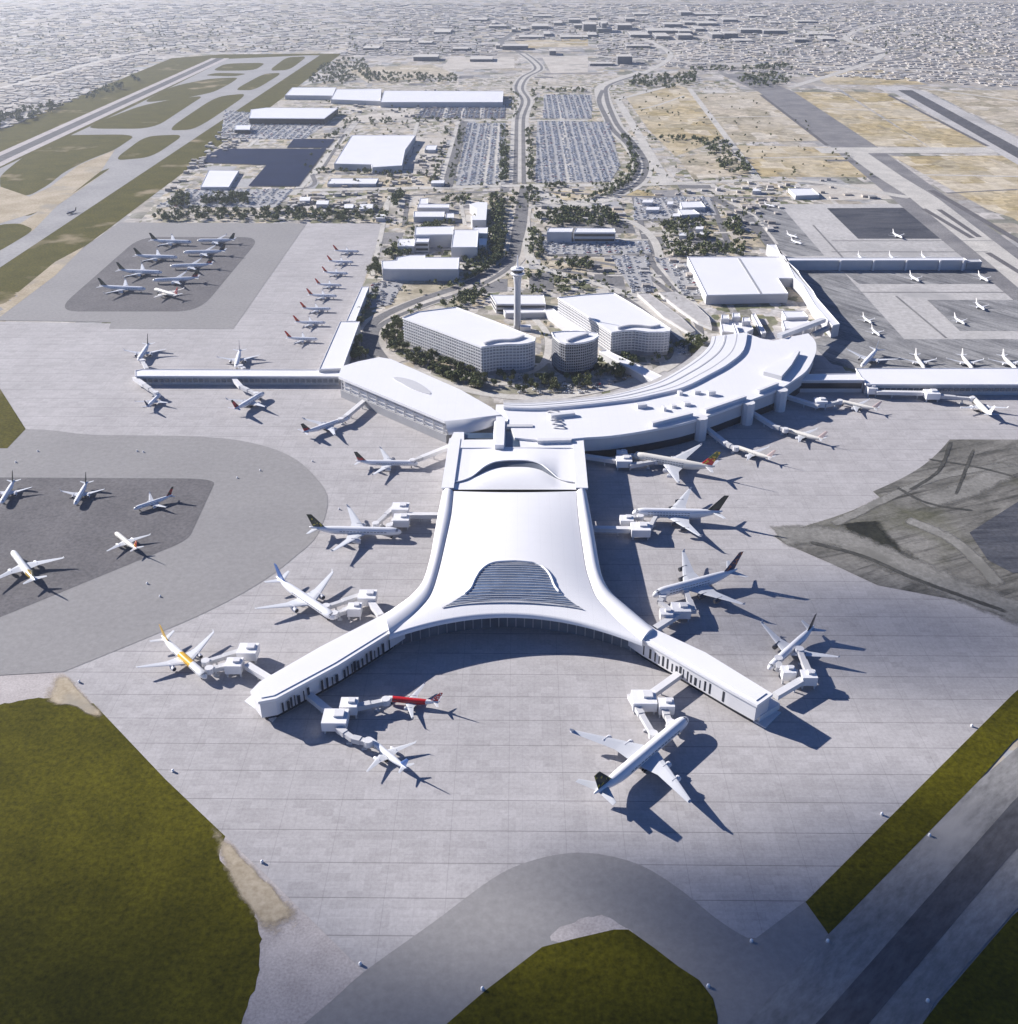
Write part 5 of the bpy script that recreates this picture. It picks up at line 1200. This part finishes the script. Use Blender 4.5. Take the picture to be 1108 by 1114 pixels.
# ---------------------------------------------------------------- trees
mt, nt = new_mat('foliage'); tt = NT(nt)
gi = tt.n('ShaderNodeNewGeometry').outputs['Random Per Island']; oi = tt.n('ShaderNodeObjectInfo').outputs['Random']
c1 = tt.ramp(gi, [(0, (.065, .088, .032)), (.5, (.125, .15, .062)), (1, (.20, .215, .105))])
c2 = tt.mix(tt.math('MULTIPLY', oi, .55), c1, c4((.14, .13, .075)))
tt.out(c2, .8, .15); M['leaf'] = mt
M['bark'] = m_plain('bark', (.10, .075, .05), .9, .1)
def crown_mb(b, o, h, r, n, rng, size=1.5):
    nb = [(Vector((rng.uniform(-.55, .55)*r, rng.uniform(-.55, .55)*r, h*rng.uniform(.42, .86))), r*rng.uniform(.42, .7)) for _ in range(6)]
    for i in range(n):
        c, rr = nb[rng.randrange(6)]
        d = Vector((rng.gauss(0, 1), rng.gauss(0, 1), rng.gauss(0, .8))).normalized()*rr*rng.uniform(.55, 1.0)
        p = o+c+d; s = size*rng.uniform(.6, 1.25)
        u = Vector((rng.gauss(0, 1), rng.gauss(0, 1), rng.gauss(0, 1))).normalized(); v = u.cross(Vector((rng.gauss(0, 1), rng.gauss(0, 1), rng.gauss(0, 1)))).normalized()
        b.add([p-u*s*.5, p+v*s*.42, p+u*s*.5, p-v*s*.42], [(0, 1, 2, 3)], 0)
def tree_meshes(seed):
    r = random.Random(seed); h = 8.5; b = MB(); crown_mb(b, Vector((0, 0, 0)), h, 3.7, 300, r, 1.35); cm = b.build('crown', M['leaf'], recalc=False).data
    t = MB(); t.cyl((0, 0), .32, .2, -.3, h*.45, 7)
    for k in range(4):
        a = k*1.6+r.random(); t.loft([[Vector((.16*math.cos(q)+s*1.7*math.cos(a), .16*math.sin(q)+s*1.7*math.sin(a), h*.38+s*h*.28)) for q in (0, 2.1, 4.2)] for s in (0, 1)])
    tm = t.build('trunk', M['bark']).data
    for o in list(COL.objects)[-2:]: bpy.data.objects.remove(o)
    return tm, cm
TREES = [tree_meshes(s) for s in range(6)]
BELTS = [ # polygon, count, size, label part
 ([(163, 241), (178, 229), (420, 229), (421, 241)], 260, 1.0, 'in the long belt behind the upper apron'), ([(178, 226), (196, 212), (206, 213), (206, 225)], 40, 1.1, 'in the clump at the left end of the apron belt'),
 ([(217, 224), (226, 212), (270, 212), (273, 223)], 75, 1.1, 'in the oblong grove behind the apron belt'), ([(-20, 145), (0, 126), (55, 114), (72, 118), (30, 132)], 80, 1.5, 'along the far left edge of the airfield'), ([(75, 112), (150, 84), (152, 89), (90, 114)], 30, 1.5, 'in the line along the far left airfield'),
 ([(333, 92), (348, 75), (372, 64), (400, 66), (402, 84), (370, 93)], 160, 1.3, 'in the wood beyond the far end of the airfield'), ([(400, 80), (500, 83), (498, 91), (396, 91)], 110, 1.3, 'in the dark strip of wood behind the freight sheds'),
 ([(546, 138), (552, 138), (552, 198), (545, 198)], 70, 1.15, 'on the left verge of the boulevard'), ([(573, 140), (580, 140), (581, 198), (573, 198)], 60, 1.0, 'on the right verge of the boulevard'), ([(552, 90), (562, 92), (566, 130), (556, 132)], 20, 1, 'beside the far bend of the boulevard'), ([(580, 92), (584, 92), (586, 130), (578, 130)], 20, 1, 'right of the far bend of the boulevard'),
 ([(534, 216), (549, 213), (550, 262), (545, 284), (537, 288)], 110, 1.2, 'in the tall boulevard row left of the central road'), ([(498, 316), (520, 296), (545, 278), (546, 288), (512, 312)], 60, 1.0, 'in the belt between the campus and the loop road'),
 ([(582, 238), (600, 229), (664, 231), (675, 243), (672, 247), (590, 247)], 150, 1.1, 'in the thick grove behind the split long block'), ([(640, 216), (668, 202), (682, 186), (690, 172), (695, 178), (690, 196), (668, 214)], 65, 1.1, 'along the curved ring road'), ([(675, 146), (682, 150), (695, 172), (690, 178)], 25, 1.1, 'on the inner verge of the ring road bend'),
 ([(402, 300), (412, 283), (416, 296), (411, 306)], 14, 1.2, 'at the left end of the campus'), ([(416, 276), (433, 266), (447, 270), (446, 279), (420, 283)], 40, 1.1, 'left of the campus courtyard'), ([(445, 252.5), (490, 239), (494, 246), (447, 258)], 40, 1.0, 'between the campus roofs'), ([(425, 225), (433, 209), (441, 210), (433, 227)], 22, 1.2, 'in the short row behind the campus'),
 ([(480, 217), (510, 212), (512, 221), (482, 221)], 22, 1.0, 'behind the rear campus roofs'), ([(522, 262), (537, 240), (537, 290), (505, 296), (500, 284)], 60, 1.0, 'right of the campus blocks'),
 ([(440, 338), (480, 316), (512, 300), (516, 306), (470, 330), (446, 344)], 34, .8, 'on the verge inside the loop road'), ([(476, 334), (500, 313), (524, 310), (530, 322), (512, 336)], 40, .9, 'behind the left hotel'),
 ([(412, 352), (432, 340), (437, 352), (439, 378), (424, 388), (418, 372)], 52, .95, 'left of the left hotel'), ([(439, 377), (470, 388), (520, 408), (522, 424), (500, 420), (460, 402), (432, 388)], 110, .9, 'in the garden in front of the left hotel'),
 ([(526, 408), (560, 408), (610, 414), (640, 412), (640, 424), (560, 428), (528, 420)], 46, .85, 'in the shaded garden between the hotels'), ([(640, 396), (690, 390), (700, 400), (676, 412), (645, 416)], 40, .85, 'in the shade in front of the right hotel'), ([(700, 385), (735, 362), (742, 372), (722, 398)], 16, .8, 'at the right corner of the right hotel'),
 ([(748, 366), (760, 362), (772, 364), (764, 380), (742, 395), (738, 385)], 30, .9, 'inside the bend of the ring terminal'), ([(380, 392), (391, 352), (403, 352), (404, 372), (398, 392)], 34, 1.0, 'between the left wing and the loop road'), ([(388, 345), (402, 315), (412, 318), (402, 345)], 14, .9, 'beside the narrow end of the left wing'),
 ([(570, 300), (586, 298), (594, 320), (580, 322)], 16, .9, 'behind the control tower'), ([(596, 300), (630, 300), (640, 318), (608, 320)], 26, .9, 'behind the right hotel'), ([(602, 284), (645, 285), (644, 295), (604, 294)], 26, 1.0, 'in the clump below the central car park'), ([(576, 252), (590, 254), (590, 284), (576, 280)], 34, 1.0, 'left of the central car park'),
 ([(716, 262), (728, 235), (747, 246), (746, 280), (730, 279)], 46, 1.0, 'in the strip right of the central car park'), ([(736, 268), (808, 266), (810, 279), (740, 280)], 60, 1.1, 'in the row behind the wide flat hall'), ([(790, 248), (800, 239), (808, 245), (807, 259), (795, 259)], 22, 1.2, 'in the dense clump behind the wide flat hall'), ([(712, 246), (765, 239), (772, 249), (740, 252)], 28, 1.0, 'between the small white roofs on the right'),
 ([(748, 258), (768, 257), (772, 266), (750, 267)], 14, 1, 'in the small clump left of the dense one'), ([(760, 153), (778, 151), (800, 159), (818, 189), (784, 191), (772, 170)], 75, 1.2, 'in the wedge of wood among the right fields'), ([(700, 148), (760, 151), (775, 156), (710, 154)], 26, 1.1, 'in the thin line among the right fields'),
 ([(676, 94), (690, 84), (728, 83), (735, 97)], 90, 1.3, 'in the far wood right of the ring road'), ([(727, 84), (758, 79), (756, 92), (742, 94)], 50, 1.3, 'in the far wood beyond the fields'), ([(800, 84), (845, 79), (864, 88), (850, 95), (812, 95)], 90, 1.3, 'in the dark far wood at the right'), ([(748, 75), (860, 71), (864, 76), (752, 78)], 80, 1.3, 'in the thin dark far wood'),
 ([(588, 97), (638, 97), (638, 101), (588, 101)], 34, 1.0, 'in the hedge behind the upper car park'), ([(590, 200), (665, 200), (662, 205), (594, 205)], 30, .8, 'below the central car parks'), ([(375, 131), (505, 130), (505, 134), (372, 135)], 40, 1.0, 'behind the big flat warehouse'), ([(486, 135), (490, 135), (474, 200), (468, 200)], 34, .9, 'along the road right of the warehouse'), ([(340, 186), (478, 187), (476, 191), (338, 190)], 36, .9, 'in front of the big flat warehouse'),
 ([(500, 134), (507, 134), (494, 202), (488, 202)], 30, .9, 'left of the long car park'), ([(356, 150), (380, 133), (384, 134), (362, 152)], 14, 1, 'behind the left corner of the warehouse'), ([(556, 206), (585, 205), (590, 222), (572, 228), (556, 222)], 34, 1.0, 'around the head of the central road'), ([(595, 206), (645, 214), (640, 222), (600, 222)], 16, .8, 'on the island of the ring road')]
cand = []
rt = random.Random(21)
for q, n_, sz, lab in BELTS:
    xs = [p[0] for p in q]; ys = [p[1] for p in q]; k = 0; tr = 0
    while k < n_ and tr < n_*12:
        tr += 1; x, y = rt.uniform(min(xs), max(xs)), rt.uniform(min(ys), max(ys))
        if inside((x, y), q) and not (y > 285 and (int(W(x, y).x//4), int(W(x, y).y//4)) in CARRIAGE): p = W(x, y); cand.append(((p-Vector((0, 0, CH))).length/sz, p, sz*rt.uniform(.7, 1.25), lab)); k += 1
cand.sort(key=lambda c: c[0])
for d_, p, s, lab in cand[:300]:
    tm, cm = TREES[rt.randrange(6)]
    r = bpy.data.objects.new('tree', None); COL.objects.link(r); r.location = (p.x, p.y, .3); r.rotation_euler = (0, 0, rt.uniform(0, 6.28)); r.scale = (s*rt.uniform(.9, 1.15), s, s*rt.uniform(.85, 1.2))
    tag(r, 'leafy tree '+lab, 'tree', 'trees '+lab)
    for nm, me in (('trunk', tm), ('crown', cm)): o = bpy.data.objects.new(nm, me); COL.objects.link(o); o.parent = r
b = MB(); rs = random.Random(4)
rx = random.Random(77)
for q, n_, sz in (([(400, 206), (850, 206), (830, 262), (760, 330), (700, 330), (420, 320)], 520, .8), ([(340, 100), (560, 100), (560, 205), (330, 205)], 260, .9), ([(640, 95), (830, 95), (960, 196), (700, 205)], 240, .8), ([(0, 18), (1100, 18), (1100, 60), (0, 60)], 700, 1.3), ([(400, 340), (560, 300), (740, 380), (640, 425)], 120, .6)):
    xs = [p[0] for p in q]; ys = [p[1] for p in q]
    for _ in range(n_):
        x, y = rx.uniform(min(xs), max(xs)), rx.uniform(min(ys), max(ys))
        if inside((x, y), q) and not any(inside((x, y), a) for a in AV) and not any(inside((x, y), a) for a in LOTS): cand.append((0, W(x, y), sz*rx.uniform(.5, 1.1), ''))
for d_, p, s, lab in cand[300:]: crown_mb(b, Vector((p.x, p.y, 0)), 8.5*s, 4.0*s, 56, rs, 2.3*s)
tag(b.build('tree_belt', M['leaf'], recalc=False), 'belts and groves of dark green trees behind the airport', 'trees', kind='stuff')

# ---------------------------------------------------------------- parked cars
CC = {'white': (.75, .75, .75), 'silver': (.42, .43, .45), 'black': (.03, .03, .035), 'dark grey': (.12, .12, .13), 'red': (.35, .03, .03)}
M['carglass'] = m_plain('car_glass', (.03, .035, .045), .1, .7)
for k, c in CC.items(): M['car'+k] = m_plain('car_paint_'+k.replace(' ', '_'), c, .25, .5, var=.05)
def car_mb(b, o, rz, mi, gi, detail=True):
    ca, sa = math.cos(rz), math.sin(rz); T = lambda x, y, z: Vector((o.x+ca*x-sa*y, o.y+sa*x+ca*y, o.z+z))
    lo = [(2.25, .78), (-2.25, .82)]
    b.loft([[T(x, w*.9, .3), T(x, w, .6), T(x, w*.92, h), T(x, -w*.92, h), T(x, -w, .6), T(x, -w*.9, .3)] for x, w, h in ((2.25, .78, .68), (1.9, .9, .8), (.9, .92, .92), (-1.7, .92, .95), (-2.25, .84, .85))], mi)
    b.add([T(1.0, .82, .9), T(.3, .66, 1.42), T(-1.2, .66, 1.42), T(-1.85, .82, .92), T(1.0, -.82, .9), T(.3, -.66, 1.42), T(-1.2, -.66, 1.42), T(-1.85, -.82, .92)], [(0, 1, 2, 3), (4, 7, 6, 5), (0, 4, 5, 1), (2, 6, 7, 3)], gi)
    b.add([T(.3, .66, 1.44), T(-1.2, .66, 1.44), T(-1.2, -.66, 1.44), T(.3, -.66, 1.44)], [(0, 1, 2, 3)], mi)
    if detail:
        for x in (1.4, -1.4):
            for y in (.85, -.85):
                rg = lambda yy: [T(x+.33*math.cos(2*math.pi*k/8), y+yy, .33+.33*math.sin(2*math.pi*k/8)) for k in range(8)]
                b.loft([rg(-.1), rg(.1)], gi)
CARM = {}
for k in CC:
    b = MB(); car_mb(b, Vector((0, 0, 0)), 0, 0, 1); o = b.build('parked_car', [M['car'+k], M['carglass']]); CARM[k] = o.data; bpy.data.objects.remove(o)
CLOTS = [(LOTS[0], 'in the long left car park'), (LOTS[1], 'in the big central car park'), (LOTS[2], 'in the upper car park'), (LOTS[3], 'in the dark car lots behind'), (LOTS[4], 'in the car park below the split long block'), (LOTS[5], 'in the car park behind the right hotel'), (LOTS[6], 'in the lot among the small white roofs on the right'),
         (LOTS[7], 'in the lot beside the campus'), (LOTS[8], 'in the lot behind the upper apron'), (LOTS[9], 'in the lot by the left hangars'), (LOTS[10], 'in the lot left of the wide flat hall'), ([(548, 408), (600, 414), (640, 418), (690, 408), (686, 414), (640, 428), (560, 430)], 'on the forecourt below the hotels'), ([(735, 378), (760, 368), (764, 374), (742, 392)], 'on the forecourt at the bend of the ring')]
cars = []; rc = random.Random(33)
names = list(CC); wts = [54, 34, 3, 5, 4]
for q, lab in CLOTS:
    P = [tuple(W(x, y)[:2]) for x, y in q]; x0, x1 = min(p[0] for p in P), max(p[0] for p in P); y0, y1 = min(p[1] for p in P), max(p[1] for p in P)
    x = x0+3; row = 0; fill = rc.uniform(.40, .55); coarse = 1 if (x1-x0)*(y1-y0) < 30000 else 1.0
    while x < x1-2:
        y = y0+2
        while y < y1-2:
            blk = .5+.5*math.sin(x*.021+row)*math.sin(y*.017)
            if rc.random() < fill*(.65+.45*blk) and inside((x, y), P): cars.append((math.hypot(x, y), Vector((x+rc.uniform(-1.3, 1.3), y, .62)), rc.choice((0, math.pi)), rc.choices(names, wts)[0], lab))
            y += 2.9
        row += 1; x += (5.2 if row % 2 else 9.5)*rc.uniform(.92, 1.1)
cars.sort(key=lambda c: c[0])
for d_, p, rz, k, lab in cars[:300]:
    o = bpy.data.objects.new('parked_car', CARM[k]); COL.objects.link(o); o.location = p; o.rotation_euler = (0, 0, rz+rc.uniform(-.04, .04))
    tag(o, f'{k} car parked {lab}', 'car', f'{k} cars parked {lab}')
rest = cars[300:]
if len(rest) > 10000: rest = rc.sample(rest, 10000)
b = MB(); ks = {k: i for i, k in enumerate(names)}
for d_, p, rz, k, lab in rest: car_mb(b, p, rz, ks[k], ks['silver'] if rc.random() < .6 else len(names), False)
tag(b.build('parked_cars', [M['car'+k] for k in names]+[M['carglass']], recalc=False), 'thousands of parked cars filling the far car parks', 'cars', kind='stuff')

# ---------------------------------------------------------------- white beacons along the pavement edges
M['beacon'] = m_plain('beacon_white', (.85, .85, .85), .4, .5, var=.02)
BCN = [(86, 741), (188, 838), (285, 937), (392, 1048), (525, 1075), (818, 1023), (901, 1023), (771, 1072), (1012, 908), (960, 885), (1058, 789), (1010, 1088)]
BL = ['at the upper corner of the lower left lawn', 'on the left edge of the apron beside the lawn', 'at the sandy patch on the left apron edge', 'at the bottom left tip of the apron', 'on the left edge of the enclosed bottom lawn', 'at the bottom right tip of the apron', 'at the lower end of the right grass strip', 'on the right edge of the enclosed bottom lawn', 'on the far side of the right grass strip', 'on the apron beside the right grass strip', 'near the top of the right grass strip', 'on the runway shoulder in the lower right corner']
def beacon(x, y, lab, r=.75, group=None):
    p = W(x, y, 1.2); t = thing('edge_beacon', 'small white globe beacon '+lab, 'beacon', (p.x, p.y, .3), group=group)
    b = MB(); b.cyl((0, 0), .9, .8, -.05, .25, 10); b.cyl((0, 0), .14, .14, .25, .8, 6); b.build('post', M['steel'], t)
    b = MB(); n = 10
    b.loft([[Vector((r*math.sin(a)*math.cos(2*math.pi*k/n), r*math.sin(a)*math.sin(2*math.pi*k/n), r*.9+.2-r*math.cos(a))) for k in range(n)] for a in [.15+i*(math.pi-.3)/6 for i in range(7)]]); b.build('globe', M['beacon'], t, smooth=True)
for (x, y), l in zip(BCN, BL): beacon(x, y, l)
for i, (x, y) in enumerate(((41, 490), (149, 490), (156, 491), (17, 502), (258, 519), (283, 511), (340, 501), (174, 648), (160, 634), (369, 553))): beacon(x, y, 'standing on the grey left taxiway', .65, 'beacons on the grey left taxiway')

# ---------------------------------------------------------------- unseen clouds added off to the left to darken the lower corners and right apron
def shade_cloud(px, py, rx, ry, rz, dens, seed, rot=0.0, h=1500):
    g0 = W(px, py); c = g0+SVEC*(h/SVEC.z); r = random.Random(seed); b = MB(); n, m = 28, 16; rows = []
    for i in range(m+1):
        a = math.pi*i/m; row = []
        for k in range(n):
            f = 2*math.pi*k/n; lump = 1+.16*math.sin(3*f+seed)*math.sin(a)**2+.10*math.sin(5*f+2*seed+3*a)*math.sin(a)
            x, y = rx*math.sin(a)*math.cos(f)*lump, ry*math.sin(a)*math.sin(f)*lump
            row.append(Vector((c.x+x, c.y+y, c.z+rz*math.cos(a)*(1+.1*math.sin(2*f+seed)))))
        rows.append(row)
    b.loft(rows, 0, caps=False)
    mm, nt = new_mat('shade_cloud_skin'); t = NT(nt)
    p = t.map(t.obj(), (1/rx, 1/ry, 0), (0, 0, 0)); ln = t.n('ShaderNodeVectorMath', {'operation': 'LENGTH'}, i0=p).outputs['Value']
    ln = t.math('ADD', ln, t.math('MULTIPLY', t.math('SUBTRACT', t.noise(p, 1.6, 4, .6), .5), .5))
    f = t.math('MULTIPLY', t.ramp(ln, [(.15, 1), (.5, .72), (.8, .25), (1.0, 0)], 'B_SPLINE'), dens)
    tr = t.n('ShaderNodeBsdfTransparent'); df = t.n('ShaderNodeBsdfDiffuse', Color=(.9, .9, .92, 1)); mx = t.n('ShaderNodeMixShader', i0=f, i1=tr.outputs[0], i2=df.outputs[0])
    oo = t.n('ShaderNodeOutputMaterial'); nt.links.new(mx.outputs[0], oo.inputs['Surface'])
    o = b.build('shade_cloud', mm, None, c, smooth=True); o.rotation_euler = (0, 0, rot)
    tag(o, kind='structure')
SVEC = Vector((math.sin(math.atan2(-.87, .49))*math.cos(math.radians(25)), math.cos(math.atan2(-.87, .49))*math.cos(math.radians(25)), math.sin(math.radians(25))))
shade_cloud(1050, 1085, 200, 130, 26, .74, 1, .35)
shade_cloud(1130, 1150, 140, 110, 26, .7, 7, .2)
shade_cloud(1010, 690, 180, 85, 16, .48, 2, -.12)
shade_cloud(60, 1180, 200, 130, 24, .62, 3)  # added to give the lower left corner its vignette darkening
shade_cloud(600, 1190, 150, 70, 12, .62, 5)
shade_cloud(770, 985, 100, 40, 12, .42, 4, -.3)
# ---------------------------------------------------------------- light, air, camera
SUN_EL = math.radians(25.0)
SUN_AZ = math.atan2(-.87, .49)          # from +Y towards +X: the sun stands behind on the left
SV = Vector((math.sin(SUN_AZ)*math.cos(SUN_EL), math.cos(SUN_AZ)*math.cos(SUN_EL), math.sin(SUN_EL)))
w = bpy.data.worlds.new('World'); SC.world = w; w.use_nodes = True
wt = w.node_tree; wt.nodes.clear()
sky = wt.nodes.new('ShaderNodeTexSky'); sky.sky_type = 'NISHITA'; sky.sun_disc = False
sky.sun_elevation = SUN_EL; sky.sun_rotation = SUN_AZ; sky.altitude = 400; sky.air_density = .8; sky.dust_density = .1; sky.ozone_density = 6.0
bg = wt.nodes.new('ShaderNodeBackground'); bg.inputs[1].default_value = SKY_STR
wo = wt.nodes.new('ShaderNodeOutputWorld'); tint = wt.nodes.new('ShaderNodeMix'); tint.data_type = 'RGBA'; tint.blend_type = 'MULTIPLY'; tint.inputs[0].default_value = 1; tint.inputs[7].default_value = (.68, .86, 1.14, 1)
wt.links.new(sky.outputs[0], tint.inputs[6]); wt.links.new(tint.outputs[2], bg.inputs[0]); wt.links.new(bg.outputs[0], wo.inputs[0])
sl = bpy.data.lights.new('sun', 'SUN'); sl.energy = SUN_STR; sl.angle = math.radians(.5); sl.color = (1, .955, .915)
so = bpy.data.objects.new('sun', sl); COL.objects.link(so); so.rotation_euler = (-SV).to_track_quat('-Z', 'Y').to_euler()
if HAZE:
    hm, nt = new_mat('haze_air')
    pv = nt.nodes.new('ShaderNodeVolumePrincipled'); pv.inputs['Color'].default_value = (.88, .92, 1, 1)
    pv.inputs['Density'].default_value = HAZE; pv.inputs['Anisotropy'].default_value = .6
    ho = nt.nodes.new('ShaderNodeOutputMaterial'); nt.links.new(pv.outputs[0], ho.inputs['Volume'])
    hb = MB(); hb.bar((-GX-50, 6250, -1), (GX+50, 6250, -1), 17600, 403)
    tag(hb.build('haze', hm), kind='stuff')
cam = bpy.data.cameras.new('camera'); co = bpy.data.objects.new('camera', cam); COL.objects.link(co)
co.location = (0, 0, CH); co.rotation_euler = (math.pi/2-PITCH, 0, YAW)
cam.sensor_fit = 'HORIZONTAL'; cam.sensor_width = 36; cam.lens = 36*FPX/1108; cam.clip_start = 1; cam.clip_end = 60000
SC.camera = co
SC.view_settings.view_transform = 'Standard'; SC.view_settings.look = 'None'; SC.view_settings.gamma = 1; SC.view_settings.exposure = EXPO
SC.view_settings.use_curve_mapping = False
SC.render.engine = 'CYCLES'
SC.cycles.use_denoising = True
SC.cycles.max_bounces = 6; SC.cycles.diffuse_bounces = 3; SC.cycles.glossy_bounces = 3; SC.cycles.transparent_max_bounces = 12; SC.cycles.volume_bounces = 0
SC.cycles.sample_clamp_indirect = 6
